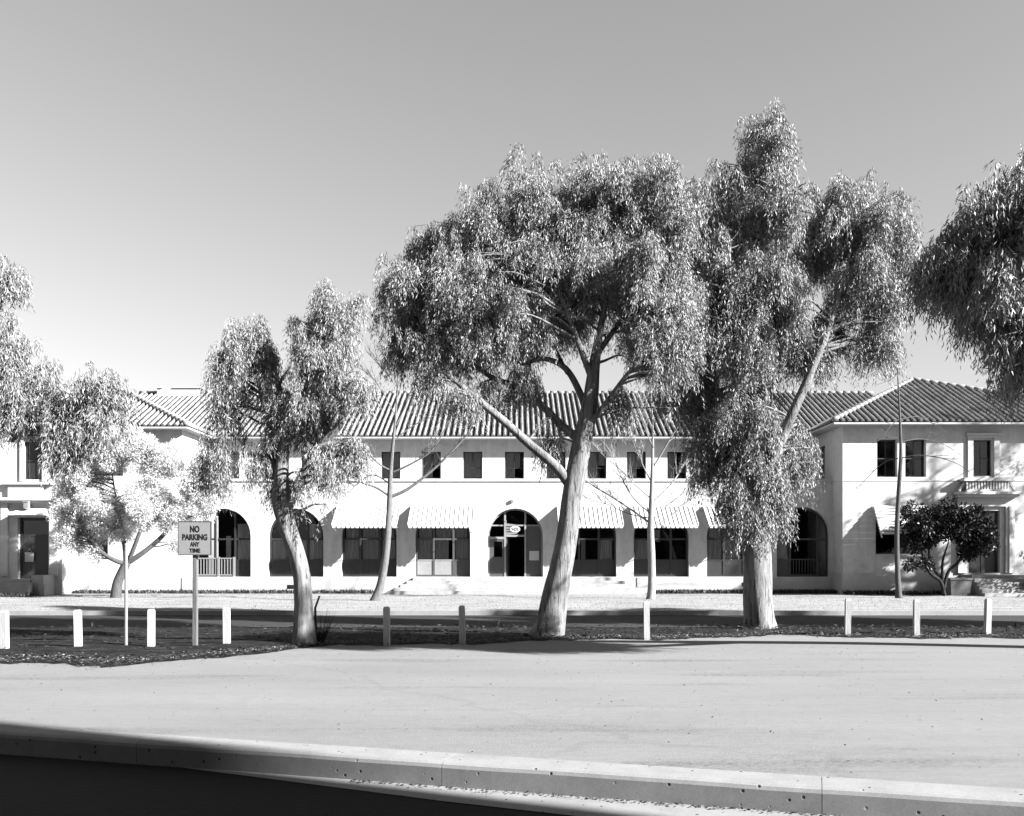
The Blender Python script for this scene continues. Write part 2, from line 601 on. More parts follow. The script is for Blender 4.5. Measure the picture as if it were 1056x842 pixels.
AX = [(p - CX) * 0.0488 for p in (230, 305, 380.5, 456.5, 531.5, 607.2, 682, 757.5)]
ARW, ARB, ART = 2.78, 0.82, 4.26
arch_ops = [(x, ARW, ARB, ART, True) for x in AX]
X9 = (828.3 - CX) * 0.0488
arch_ops.append((X9, 2.66, ARB, 4.33, True))
LEDGE = 5.62

b = MB()
wall(b, xmap(YA), XL, XR + 0.02, 0, LEDGE, 0.42, arch_ops)
b.build('arcade_wall', 'stucco', bld)
# coping on the arcade
b = MB()
b.box(XL, XR, YA - 0.06, YA + 0.5, LEDGE, LEDGE + 0.09)
b.build('coping', 'trim', bld)
b = MB(); b.box(XL + .3, XR, YA + 0.5, YU, LEDGE - 0.25, LEDGE - 0.02)
b.build('terrace_deck', 'soffit', bld)
# upper windows of the set-back wall
UPX = [237, 279, 320, 361.5, 403, 444.8, 487.5, 530.5, 573.5, 615.5, 656.3, 698, 740, 781, 821.5]
UX = [(p - CX) * 0.053 for p in UPX]
UX = [x for x in UX if x > XL + 0.8]
up_ops = [(x, 1.04, 6.1, 7.58, False) for x in UX]
b = MB()
wall(b, xmap(YU), XL, XR, LEDGE, EAVE, 0.3, up_ops)
b.build('upper_wall', 'stucco', bld)
# rooms behind, their shade put into the dark colour
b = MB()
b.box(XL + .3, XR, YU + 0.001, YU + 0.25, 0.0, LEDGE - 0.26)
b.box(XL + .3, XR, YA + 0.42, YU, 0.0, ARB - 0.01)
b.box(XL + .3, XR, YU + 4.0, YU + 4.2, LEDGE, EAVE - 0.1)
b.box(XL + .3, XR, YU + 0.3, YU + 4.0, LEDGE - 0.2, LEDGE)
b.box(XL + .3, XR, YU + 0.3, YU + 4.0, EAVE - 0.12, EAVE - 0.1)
b.build('inner_rooms', 'shaded_interior', bld)
b = MB(); b.box(XL, XR, 66.0, 66.3, 0, EAVE); b.build('rear_wall', 'stucco', bld)
# plinth of the arcade
b = MB()
b.box(XL, -6.0, YA - 0.035, YA + 0.02, 0, ARB - 0.03)
b.build('plinth', 'plinth', bld); b = MB()
b.box(6.1, XR - .02, YA - 0.035, YA + 0.02, 0, ARB - 0.03)
for px0, px1 in ((803, 853),):
    pass
b.build('plinth', 'plinth', bld)

# ---- left wing, entrance bay, right wing
LW0 = -29.5
BX0, BX1 = -31.0, (64 - CX) * 0.0473
lp = lambda px: (px - CX) * 0.0473
b = MB()
# block flush with the arcade between bay and arcade (x 78..187)
wall(b, xmap(YA), BX1, XL, 0, LEDGE, 0.42, [((101 - CX) * 0.0488, 1.0, 1.7, 3.2, False)])
wall(b, xmap(YA), BX1, XL, LEDGE, EAVE, 0.42, [(-20.3, 1.05, 5.9, 7.55, False), (-18.0, 1.05, 5.9, 7.55, False)])
b.box(XL - 0.3, XL, YA + 0.42, YU, LEDGE, EAVE)
b.box(XL - 0.3, XL, YA + 0.42, YU, 0, LEDGE)
b.build('left_wing_wall', 'stucco', bld)
b = MB()
bd = (lp(18) + lp(50)) / 2
wall(b, xmap(YW), BX0, BX1, 0, 4.55, 0.4, [(bd, lp(50) - lp(18), 0.76, 3.75, False)])
wall(b, xmap(YW), BX0, BX1, 4.55, EAVE, 0.4, [(lp(34.5), 0.98, 5.6, 7.45, False), (lp(-40), 0.98, 5.6, 7.45, False)])
wall(b, ymap(BX1, -1), YW + 0.4, YA + 0.4, 0, EAVE, 0.4, [])
b.build('entrance_bay_wall', 'stucco', bld)
b = MB()
b.box(lp(21), lp(25), YW - 0.08, YW + 0.01, 5.5, 7.55); b.box(lp(44), lp(48), YW - 0.08, YW + 0.01, 5.5, 7.55)
b.box(lp(21), lp(48), YW - 0.1, YW + 0.01, 7.55, 7.7)
b.build('window_surround', 'trim', bld)
b = MB()
b.box(lp(4), lp(56), YW - 0.3, YW + 0.01, 5.34, 5.44)
b.box(lp(10), lp(46), YW - 0.18, YW + 0.01, 4.72, 5.34)
b.box(BX0, BX1 + 0.1, YW - 0.42, YW + 0.01, 4.56, 4.70)
b.box(BX0, BX1 + 0.05, YW - 0.3, YW + 0.01, 4.45, 4.56)
b.build('entrance_cornice', 'trim', bld)
b = MB()
b.box(lp(2), lp(9), YW - 0.12, YW + 0.01, 0.9, 4.45); b.build('pilaster', 'trim', bld); b = MB(); b.box(lp(52), lp(60), YW - 0.12, YW + 0.01, 0.9, 4.45)
b.build('pilaster', 'trim', bld)
# small tiled hood over the left door
b = MB()
x0, x1 = lp(10), lp(52)
b.hexa([(x0, YW - 0.9, 3.82), (x1, YW - 0.9, 3.82), (x1, YW, 3.82), (x0, YW, 3.82),
        (x0 + .7, YW - 0.15, 4.18), (x1 - .2, YW - 0.15, 4.18), (x1 - .2, YW, 4.18), (x0 + .7, YW, 4.18)])
b.build('door_hood', 'trim', bld)
b = MB()
b.box(lp(30), lp(34.5), YW - 0.55, YW - 0.33, 4.16, 4.46); b.box(lp(29.5), lp(35), YW - 0.58, YW - 0.30, 4.46, 4.52)
b.box(lp(31.5), lp(33), YW - 0.33, YW, 4.3, 4.36)
b.build('wall_lantern', 'steel', bld)
# left door, dark, ajar, notice
b = MB()
dl, dr = lp(18), lp(50)
b.box(dl, dl + .1, YW + 0.25, YW + 0.37, .76, 3.75); b.box(dr - .1, dr, YW + 0.25, YW + 0.37, .76, 3.75)
b.box(dl + .1, dr - .1, YW + 0.25, YW + 0.37, 3.6, 3.75); b.box(dl + .1, dr - .1, YW + 0.27, YW + 0.35, 2.85, 2.93)
b.box(dl + .1, dl + .5, YW + 0.28, YW + 0.34, .78, 2.85)
dp = b.build('door', 'dark_wood', bld)
b = MB(); b.box(dl + .5, dr - .1, YW + 0.3, YW + 0.33, .78, 2.85); b.build('door_leaf', 'dark_wood', dp)
b = MB(); b.box(dl + .1, dr - .1, YW + 0.3, YW + 0.31, 2.93, 3.6); b.build('pane', 'glass', dp)
b = MB(); b.box(lp(23.5), lp(32.5), YW + 0.20, YW + 0.22, 1.58, 2.05)
b.tube([(lp(25.5), YW + .21, 2.05), (lp(28), YW + .21, 2.22), (lp(30.5), YW + .21, 2.05)], [.012] * 3, 5)
b.build('notice', 'paper', dp)
b = MB(); b.box(BX0 + .2, BX1 - .4, YW + 2.5, YW + 2.6, 0, 8.2); b.build('shaded_room_backing', 'shaded_interior', bld)
b = MB(); b.box(BX1, XL - .3, YA + 2.5, YA + 2.6, 0, 8.2); b.build('shaded_room_backing', 'shaded_interior', bld)
# left steps
b = MB()
for i in range(5):
    z = 0.76 - i * 0.152
    b.box(lp(-40), lp(44 + i * 3), YW - 0.35 * (i + 1) - 0.9, YW - 0.01 if i == 0 else YW - 0.35 * i - 0.9, 0, z)
b.build('entrance_steps', 'stone', bld)
b = MB()
b.box(lp(45), lp(57), YW - 1.2, YW - 0.02, 0.0, 0.95)
b.box(lp(55), lp(61), YW - 1.5, YW - 1.22, 0.0, 0.55)
b.build('step_cheek', 'stone', bld)

# right wing
RW1 = 31.0
wops_l = [((904 + 944) / 2, 0, 0)]
b = MB()
wl = [(lp(926), lp(950) - lp(904), 1.97, 4.2, False), (lp(1015), lp(1031) - lp(999), 0.98, 4.08, False)]
wu = [(lp(915), lp(925.5) - lp(904.5), 5.72, 7.56, False), (lp(944.3), lp(955) - lp(933.5), 5.72, 7.56, False),
      (lp(1013.7), lp(1024) - lp(1003.3), 5.77, 7.54, False), (lp(1090), 1.0, 5.72, 7.56, False)]
wall(b, xmap(YW), XR, RW1, 0, 5.55, 0.4, wl)
wall(b, xmap(YW), XR, RW1, 5.55, EAVE, 0.4, wu)
wall(b, ymap(XR, 1), YW + 0.4, YU + 0.3, 0, 5.55, 0.35, [])
wall(b, ymap(XR, 1), YW + 0.4, YU + 0.3, 5.55, EAVE, 0.35, [(50.45, 0.95, 5.9, 7.58, False)])
b.build('right_wing_wall', 'stucco', bld)
b = MB(); b.box(XR + .35, RW1, YW + 3.0, YW + 3.1, 0, 8.2); b.box(XR + 2.2, XR + 2.3, YW + .4, YW + 8, 5.3, 8.2)
b.box(XR + .35, RW1, YW + .4, YW + 3, 5.3, 5.4); b.box(XR + .35, RW1, YW + .4, YW + 3, 8.1, 8.2)
b.build('shaded_room_backing', 'shaded_interior', bld)
b = MB()
b.box(XR - 0.03, RW1, YW - 0.035, YW + 0.01, 0.0, 1.04)
b.box(XR - 0.035, XR + .01, YW - 0.034, YA - 0.04, 0.0, 1.04)
b.build('plinth', 'plinth', bld)
b = MB()
b.box(XR - 0.02, RW1, YW - 0.03, YW + 0.01, 5.53, 5.57)
b.box(XR - 0.03, XR + .01, YW - 0.031, YU, 5.531, 5.571)
b.build('string_course', 'trim', bld)
# surround, balcony ledge and door case
b = MB()
b.box(lp(997.5), lp(1003), YW - 0.09, YW + 0.01, 5.66, 7.62); b.box(lp(1024.5), lp(1030), YW - 0.09, YW + 0.01, 5.66, 7.62)
b.box(lp(997), lp(1030.5), YW - 0.11, YW + 0.01, 7.62, 7.74); b.box(lp(995.5), lp(1032), YW - 0.2, YW + 0.01, 7.74, 7.84)
b.build('window_surround', 'trim', bld)
b = MB()
b.box(lp(990), lp(1040), YW - 0.45, YW - 0.04, 5.50, 5.66)
b.box(lp(993), lp(1037), YW - 0.40, YW - 0.25, 4.98, 5.10)
for k in range(15):
    xx = lp(994 + k * 3.0)
    b.box(xx - 0.04, xx + 0.04, YW - 0.37, YW - 0.29, 5.10, 5.50)
b.box(lp(998), lp(1030), YW - 0.3, YW - 0.04, 5.08, 5.50)
b.tube([(lp(1037), YW - .2, 5.5), (lp(1041), YW - .2, 5.25), (lp(1044), YW - .2, 5.05), (lp(1041), YW - .2, 4.98)], [.05, .07, .09, .05], 6)
b.tube([(lp(993), YW - .2, 5.45), (lp(990), YW - .2, 5.25), (lp(987), YW - .2, 5.05), (lp(990), YW - .2, 4.98)], [.05, .07, .09, .05], 6)
b.box(lp(983), lp(1050), YW - 0.55, YW - 0.04, 4.85, 4.98); b.box(lp(985), lp(1047), YW - 0.42, YW - 0.04, 4.72, 4.85)
b.build('balcony', 'trim', bld)
b = MB()
b.box(lp(987), lp(1045), YW - 0.14, YW - 0.02, 4.28, 4.72)
b.box(lp(987), lp(996), YW - 0.14, YW - 0.045, 1.04, 4.28); b.box(lp(1036), lp(1045), YW - 0.14, YW - 0.045, 1.04, 4.28)
b.box(lp(1039), lp(1042), YW - 0.2, YW - 0.14, 1.04, 4.28)
b.build('door_surround', 'trim', bld)
b = MB()
dl, dr = lp(999), lp(1031)
b.box(dl, dl + .1, YW + 0.2, YW + 0.34, .98, 4.08); b.box(dr - .1, dr, YW + 0.2, YW + 0.34, .98, 4.08)
b.box(dl + .1, dr - .1, YW + 0.2, YW + 0.34, 3.95, 4.08); b.box(dl + .1, dr - .1, YW + 0.22, YW + 0.3, 3.05, 3.15)
b.box((dl + dr) / 2 - .05, (dl + dr) / 2 + .05, YW + 0.23, YW + 0.29, .98, 3.05)
dp = b.build('door', 'dark_wood', bld)
b = MB(); b.box(dl + .1, (dl + dr) / 2 - .05, YW + .25, YW + .28, 1.0, 3.05); b.box((dl + dr) / 2 + .05, dr - .1, YW + .25, YW + .28, 1.0, 3.05)
b.build('door_leaf', 'dark_wood', dp)
b = MB(); b.box(dl + .1, dr - .1, YW + 0.25, YW + 0.26, 3.15, 3.95); b.build('pane', 'glass', dp)
b = MB()
for i in range(6):
    z = 0.96 - i * 0.16
    b.box(lp(990 - i), 29.0, YW - 0.35 * (i + 1) - 0.9, YW - 0.05 if i == 0 else YW - 0.35 * i - 0.9, 0, z)
b.build('entrance_steps', 'stone', bld)


def rect_window(P, cx, wd, zb, zt, cur=None, recess=0.14, cols=2, meet=0.5, mat='dark_wood'):
    b = MB()
    fw = 0.06
    a, c = cx - wd / 2, cx + wd / 2
    def bx(u0, u1, z0, z1, d0=recess, d1=recess + 0.07):
        p = [P(u0, d0, z0), P(u1, d0, z0), P(u1, d1, z0), P(u0, d1, z0), P(u0, d0, z1), P(u1, d0, z1), P(u1, d1, z1), P(u0, d1, z1)]
        b.hexa(p)
    bx(a, a + fw, zb, zt); bx(c - fw, c, zb, zt); bx(a + fw, c - fw, zb, zb + fw); bx(a + fw, c - fw, zt - fw, zt)
    zm = zb + (zt - zb) * meet
    bx(a + fw, c - fw, zm - .022, zm + .022, recess + .01, recess + .06)
    if cols > 1:
        bx(cx - .016, cx + .016, zb + fw, zt - fw, recess + .015, recess + .055)
    win = b.build('window', mat, bld)
    b = MB(); b.quad(P(a + fw, recess + .035, zb + fw), P(c - fw, recess + .035, zb + fw), P(c - fw, recess + .035, zt - fw), P(a + fw, recess + .035, zt - fw))
    b.build('pane', 'glass', win)
    if cur:
        b = MB()
        for (f0, f1, g0, g1) in cur:
            n = 12
            for k in range(n):
                t0, t1 = f0 + (f1 - f0) * k / n, f0 + (f1 - f0) * (k + 1) / n
                d0, d1 = recess + .10 + .02 * math.sin(k * 2.2), recess + .10 + .02 * math.sin((k + 1) * 2.2)
                z0, z1 = zb + (zt - zb) * g0, zb + (zt - zb) * g1
                b.quad(P(a + wd * t0, d0, z0), P(a + wd * t1, d1, z0), P(a + wd * t1, d1, z1), P(a + wd * t0, d0, z1))
        b.build('curtain', 'curtain', win)
    return win


for i, x in enumerate(UX):
    j = i % 4
    cu = [[(0.05, 0.95, 0.03, 0.97)], [(0.05, 0.55, 0.03, 0.97), (0.6, 0.95, 0.5, 0.97)], [(0.05, 0.95, 0.45, 0.97), (0.05, 0.5, 0.03, 0.45)], [(0.05, 0.4, 0.03, 0.97)]][j]
    if abs(x - (-2.36)) < 0.3: cu = [(0.05, 0.95, 0.03, 0.97)]
    if abs(x) < 0.4: cu = [(0.05, 0.5, 0.03, 0.97), (0.5, 0.8, 0.42, 0.97)]
    rect_window(xmap(YU), x, 1.04, 6.1, 7.58, cu, meet=0.4)
rect_window(ymap(XR, 1), 50.45, 0.95, 5.9, 7.58)
for cx, wd, zb, zt, _ in wu:
    rect_window(xmap(YW), cx, wd, zb, zt, None, 0.25, cols=2)
for px in (34.5, -40):
    rect_window(xmap(YW), lp(px), 0.98, 5.6, 7.45, [(0.05, 0.95, 0.03, 0.45)], 0.2)
rect_window(xmap(YW), wl[0][0], wl[0][1], 1.97, 4.2, None, 0.2, cols=2)
rect_window(xmap(YA), (101 - CX) * 0.0488, 1.0, 1.7, 3.2, None, 0.12)
for x in (-20.3, -18.0):
    rect_window(xmap(YA), x, 1.05, 5.9, 7.55, [(0.05, 0.6, 0.03, 0.97)], 0.14)


# ---- arch infills
def arch_top(cx, wd, zt, x):
    r = wd / 2
    return zt - r + math.sqrt(max(0, r * r - (x - cx) ** 2))


def arch_infill(cx, wd, zb, zt, panels, mull=(-0.17, 0.19), frame='dark_wood', transom=2.72, sill=1.66, lower='dark_wood', curt=(), upper_bar=True, board=True, zs_extra=()):
    y0, y1 = YA + 0.30, YA + 0.38
    b = MB()
    n = 18
    pts = arch_pts(cx, wd, zt, n)
    fw = 0.09
    inner = arch_pts(cx, wd - 2 * fw, zt - fw, n)
    a, c = cx - wd / 2, cx + wd / 2
    for (p, q, pi_, qi) in zip(pts[:-1], pts[1:], inner[:-1], inner[1:]):
        b.quad((pi_[0], y0, pi_[1]), (qi[0], y0, qi[1]), (q[0], y0, q[1]), (p[0], y0, p[1]))
        b.quad((pi_[0], y0, pi_[1]), (pi_[0], y1, pi_[1]), (qi[0], y1, qi[1]), (qi[0], y0, qi[1]))
    zs = zt - wd / 2
    b.box(a, a + fw, y0, y1, zb, zs); b.box(c - fw, c, y0, y1, zb, zs)
    b.box(a + fw, c - fw, y0, y1, zb, zb + 0.1)
    ms = [cx + m * wd for m in mull]
    for m in ms:
        b.box(m - .05, m + .05, y0 - .01, y1 - .01, zb + .1, arch_top(cx, wd, zt, m) - .04)
    if upper_bar:
        b.box(a + fw, c - fw, y0 + .012, y1, transom - .045, transom + .045)
    edges = [a + fw] + ms + [c - fw]
    f = b.build('window', frame, bld)
    gl = MB()
    ym = (y0 + y1) / 2
    poly = [(p[0], ym, p[1]) for p in inner]
    for i, kind in enumerate(panels):
        u0, u1 = edges[i] + (.05 if i else 0), edges[i + 1] - (.05 if i < len(ms) else 0)
        if kind == 'open':
            continue
        # glass above
        zt0 = sill if kind != 'glass_full' else zb + .1
        k = 6
        for q in range(k):
            x0 = u0 + (u1 - u0) * q / k; x1 = u0 + (u1 - u0) * (q + 1) / k
            gl.quad((x0, ym, zt0), (x1, ym, zt0), (x1, ym, arch_top(cx, wd, zt, x1) - .05), (x0, ym, arch_top(cx, wd, zt, x0) - .05))
        if kind != 'glass_full':
            pm = MB()
            pm.box(u0, u1, y0 + .02, y1 - .01, zb + .1, sill - .03)
            pm.box(u0, u1, y0 - .002, y1, sill - .03, sill + .03)
            if board and kind == 'board':
                q = u0 + .05
                while q < u1 - .04:
                    pm.box(q, q + .03, y0 + .004, y0 + .02, zb + .12, sill - .04)
                    q += .12
            pm.build('lower_panel', kind if kind in MATS else lower, f)
    if gl.f:
        gl.build('pane', 'glass', f)
    for (u0, u1, z0, z1) in curt:
        cb = MB()
        n = 14
        for k in range(n):
            t0, t1 = u0 + (u1 - u0) * k / n, u0 + (u1 - u0) * (k + 1) / n
            cb.quad((cx + t0 * wd, y1 + .06 + .02 * math.sin(k * 2.3), z0), (cx + t1 * wd, y1 + .06 + .02 * math.sin(k * 2.3 + 2.3), z0),
                    (cx + t1 * wd, y1 + .06 + .02 * math.sin(k * 2.3 + 2.3), z1), (cx + t0 * wd, y1 + .06 + .02 * math.sin(k * 2.3), z1))
        cb.build('curtain', 'curtain', f)
    return f


T = 2.72
full = [(-.47, -.2, 1.68, T - .04), (-.14, .16, 1.68, T - .04), (.22, .47, 1.68, T - .04)]
topc = [(-.44, -.2, T + .04, 3.5), (-.14, .16, T + .04, 3.9), (.22, .44, T + .04, 3.5)]
arch_infill(AX[0], ARW, ARB, ART, ['open', 'open', 'board'], curt=[full[2]] + [topc[2]])
arch_infill(AX[1], ARW, ARB, ART, ['board'] * 3, curt=full + [topc[2]])
arch_infill(AX[2], ARW, ARB, ART, ['board', 'board', 'board'], curt=full + topc)
arch_infill(AX[3], ARW, ARB, ART, ['pale_wood', 'pale_wood', 'grey_wood'], frame='grey_wood', curt=full[:1] + [(-.14, .1, 1.68, T - .04), full[2]] + topc)
arch_infill(AX[5], ARW, ARB, ART, ['dark_wood'] * 3, curt=[(-.13, -.05, 1.68, T), (.21, .44, 1.68, T - .04), (-.44, -.3, 1.7, 3.3)])
arch_infill(AX[6], ARW, ARB, ART, ['dark_wood'] * 3, curt=[(-.47, -.2, 1.68, T - .04), (-.14, 0, 1.68 + .9, 3.2)])
arch_infill(AX[7], ARW, ARB, ART, ['dark_wood'] * 3, curt=full[:2] + topc[:2])
arch_infill(X9, 2.66, ARB, 4.33, ['dark_wood', 'open', 'open'], mull=(-.22, .3), curt=[(-.47, -.25, 1.68, 3.4)])

# main arched doorway
cx = AX[4]
b = MB()
y0, y1 = YA + .28, YA + .36
pts = arch_pts(cx, ARW, ART, 24); inner = arch_pts(cx, ARW - .16, ART - .08, 24)
for (p, q, pi_, qi) in zip(pts[:-1], pts[1:], inner[:-1], inner[1:]):
    b.quad((pi_[0], y0, pi_[1]), (qi[0], y0, qi[1]), (q[0], y0, q[1]), (p[0], y0, p[1]))
    b.quad((pi_[0], y0, pi_[1]), (pi_[0], y1, pi_[1]), (qi[0], y1, qi[1]), (qi[0], y0, qi[1]))
zs = ART - ARW / 2
a, c = cx - ARW / 2, cx + ARW / 2
dx = lambda px: (px - CX) * 0.0488
b.box(a, a + .08, y0, y1, ARB, zs); b.box(c - .08, c, y0, y1, ARB, zs)
for m in (dx(520.8), dx(541.8)):
    b.box(m - .045, m + .045, y0 - .02, y1, ARB, arch_top(cx, ARW, ART, m) - .03)
b.box(a + .08, c - .08, y0 + .01, y1, 3.38, 3.45)
b.box(a + .08, dx(520), y0 - .015, y1, 2.72, 2.84); b.box(dx(522), dx(541), y0 - .01, y1, 2.84, 2.94)
fr = b.build('arched_doorway', 'pale_wood', bld)
b = MB()
for (u0, u1) in ((a + .08, dx(520)), (dx(521.7), dx(541)), (dx(542.7), c - .08)):
    for q in range(8):
        x0 = u0 + (u1 - u0) * q / 8; x1 = u0 + (u1 - u0) * (q + 1) / 8
        zt0, zt1 = arch_top(cx, ARW, ART, x0) - .06, arch_top(cx, ARW, ART, x1) - .06
        b.quad((x0, y0 + .04, 2.9), (x1, y0 + .04, 2.9), (x1, y0 + .04, zt1), (x0, y0 + .04, zt0))
b.box(a + .3, dx(517.8), y0 + .04, y0 + .05, 1.8, 2.6)
b.build('pane', 'glass', fr)
b = MB()
b.box(a + .08, a + .3, y0 + .01, y1 - .01, ARB, 2.72); b.box(dx(517.8), dx(520), y0 + .01, y1 - .01, ARB, 2.72)
b.box(a + .3, dx(517.8), y0 + .01, y1 - .01, ARB, 1.76); b.box(a + .3, dx(517.8), y0 - .01, y1 - .01, 1.76, 1.82)
b.box(a + .3, dx(517.8), y0 + .01, y1 - .01, 2.6, 2.72)
b.build('side_panel', 'grey_wood', fr)
b = MB(); b.box(dx(543), c - .08, y0 + .02, y1 - .01, ARB, 3.38)
b.box(dx(544), c - .14, y0 + .005, y0 + .02, 1.5, 2.9)
b.build('side_panel', 'grey_wood', fr)
b = MB(); b.box(dx(546), dx(556), y0 - .02, y0, 1.65, 2.12); b.build('notice', 'paper', fr)
# open door leaf swung in
b = MB(); b.hexa([(dx(522), y0 + .05, ARB), (dx(522) + .04, y0 + .05, ARB), (dx(524.5) + .04, y0 + .95, ARB), (dx(524.5), y0 + .95, ARB),
                  (dx(522), y0 + .05, 2.84), (dx(522) + .04, y0 + .05, 2.84), (dx(524.5) + .04, y0 + .95, 2.84), (dx(524.5), y0 + .95, 2.84)])
dlf = b.build('door', 'grey_wood', fr)
# hanging bracket sign: fan-shaped board with a white oval emblem
sg = MB()
ys = YA - 0.25
zc = CAMH + (HY - 546) * 0.0486
x0s, x1s = dx(521), dx(534)
outl = [(x0s, zc + .3)] + [(x0s + .3, zc + .26)] + [(x1s - .15 + .22 * math.cos(t), zc + .0 + .24 * math.sin(t)) for t in [math.pi / 2 - k * math.pi / 8 for k in range(9)]] + [(x0s + .3, zc - .26), (x0s, zc - .3)]
n = len(outl)
i0 = sg.vs([(p[0], ys, p[1]) for p in outl]); i1 = sg.vs([(p[0], ys + .03, p[1]) for p in outl])
sg.f.append(tuple(range(i0, i0 + n))); sg.f.append(tuple(reversed(range(i1, i1 + n))))
for k in range(n):
    sg.f.append((i0 + k, i1 + k, i1 + (k + 1) % n, i0 + (k + 1) % n))
sg.bar((x0s + .05, ys + .015, zc + .3), (x0s + .05, YA + .3, zc + .45), .03)
hs = thing('hanging_sign', (cx, ys, 2.9), 'small grey fan-shaped board with white oval emblem hanging in the arched doorway', 'sign')
o = sg.build('board', 'steel', hs)
sg = MB()
for k in range(3):
    z = zc + .13 - .13 * k
    sg.box(x0s + .06, x0s + .45, ys - .012, ys - .002, z - .02, z + .02)
sg.build('stripes', 'ink', hs)
sg = MB()
m = 22
ec = dx(531.2)
sg.poly([(ec + .26 * math.cos(2 * math.pi * k / m), ys - .02, zc + .16 * math.sin(2 * math.pi * k / m)) for k in range(m)])
ov = sg.build('oval_emblem', 'paper', hs)
sg = MB()
for pp in ([(-.17, .05), (-.08, -.02), (-.15, -.06)], [(-.04, .08), (.02, .03), (-.05, -.02), (.03, -.08)], [(.07, .07), (.14, .04), (.08, -.01), (.16, -.06)]):
    sg.tube([(ec + p[0], ys - .03, zc + p[1]) for p in pp], [.013] * len(pp), 5)
sg.build('emblem_strokes', 'ink', hs)
b = MB(); b.box(dx(528) - .06, dx(528) + .06, YA - .12, YA, 4.55, 4.7); b.build('wall_lamp', 'steel', bld)

# railings: pale pickets in the left arch, dark inside the right arch


def railing(x0, x1, y, z0, z1, mat, posts=()):
    b = MB()
    b.box(x0, x1, y - .03, y + .03, z1 - .06, z1); b.box(x0, x1, y - .025, y + .025, z0 + .06, z0 + .12)
    q = x0 + .06
    while q < x1:
        b.box(q - .02, q + .02, y - .018, y + .018, z0 + .12, z1 - .06); q += .15
    for p in posts:
        b.box(p - .05, p + .05, y - .05, y + .05, z0, z1 + .04)
    b.build('railing', mat, bld)


railing(AX[0] - ARW / 2, AX[0] + .5, YA + .2, ARB, 1.78, 'steel', (AX[0] - .28, AX[0] + .5))
b = MB(); b.box(AX[0] - .45, AX[0] - .36, YA + .3, YA + .4, ARB, 4.1); b.box(AX[0] - .2, AX[0] + .05, YA + 1.2, YA + 1.4, ARB, 2.9)
b.build('porch_post', 'pale_wood', bld)
railing(X9 - .6, X9 + 1.2, YA + .9, ARB, 1.72, 'grey_wood')


# ---- awnings
def awning(cx, y=YA, wd=3.16, zt=4.32, zb=3.34, p=1.55):
    b = MB()
    n = 14
    x0 = cx - wd / 2
    th = .03
    b.hexa([(x0, y - p, zb), (x0 + wd, y - p, zb), (x0 + wd, y - .01, zt), (x0, y - .01, zt),
            (x0, y - p, zb + th), (x0 + wd, y - p, zb + th), (x0 + wd, y - .01, zt + th), (x0, y - .01, zt + th)])
    # scalloped valance tabs
    for k in range(n):
        a = x0 + wd * k / n + .012; c = x0 + wd * (k + 1) / n - .012
        b.hexa([(a + .03, y - p - .008, zb - .11), (c - .03, y - p - .008, zb - .11), (c - .03, y - p + .008, zb - .11), (a + .03, y - p + .008, zb - .11),
                (a, y - p - .008, zb - .002), (c, y - p - .008, zb - .002), (c, y - p + .008, zb - .002), (a, y - p + .008, zb - .002)])
    aw = b.build('awning', 'white_metal', bld)
    b = MB()
    for k in range(n + 1):
        xx = x0 + wd * k / n
        b.bar((xx, y - p - .003, zb + th + .02), (xx, y - .03, zt + th + .02), .035, .045)
    b.bar((x0 + .05, y - .02, 3.1), (x0 + .05, y - p + .05, zb), .03); b.bar((x0 + wd - .05, y - .02, 3.1), (x0 + wd - .05, y - p + .05, zb), .03)
    b.build('rib', 'awning_rib', aw)


for k in (2, 3, 5, 6, 7):
    awning(AX[k])
# slatted awning on the right wing
b = MB()
xa, xb = lp(900), lp(956)
for k in range(9):
    t = k / 9
    z = 4.25 - 1.45 * t; y = YW - .1 - 1.0 * t
    b.hexa([(xa, y - .13, z - .06), (xb, y - .13, z - .06), (xb, y, z + .05), (xa, y, z + .05),
            (xa, y - .13, z - .035), (xb, y - .13, z - .035), (xb, y, z + .075), (xa, y, z + .075)])
b.bar((xa + .02, YW - .02, 4.3), (xa + .02, YW - 1.15, 2.75), .05); b.bar((xb - .02, YW - .02, 4.3), (xb - .02, YW - 1.15, 2.75), .05)
b.build('slatted_awning', 'white_metal', bld)
# sill below that window
b = MB(); b.box(lp(903), lp(951), YW - .12, YW, 1.86, 1.95); b.build('window_sill', 'trim', bld)

# ---- front steps
b = MB()
for i in range(5):
    z = ARB - 0.02 - i * 0.16
    ex = i * 0.28
    b.box(-5.15 - ex, 5.15 + ex, YA - 0.30 * (i + 1) - .05, (YA - 0.005 if i == 0 else YA - 0.30 * i - .05), -0.02, z)
b.build('front_steps', 'stone', bld)
# vents
for px, z in ((300, 0.0), (768.5, 0.0)):
    x = dx(px)
    zc_ = CAMH + (HY - (611.5 if px == 300 else 603)) * .0488 + .3 * (px == 300)
    b = MB(); b.box(x - .17, x + .17, YA - .05, YA - .036, zc_ - .1, zc_ + .1)
    for k in range(4):
        b.box(x - .15, x + .15, YA - .06, YA - .05, zc_ - .08 + k * .045, zc_ - .065 + k * .045)
    b.build('foundation_vent', 'vent_dark', bld)


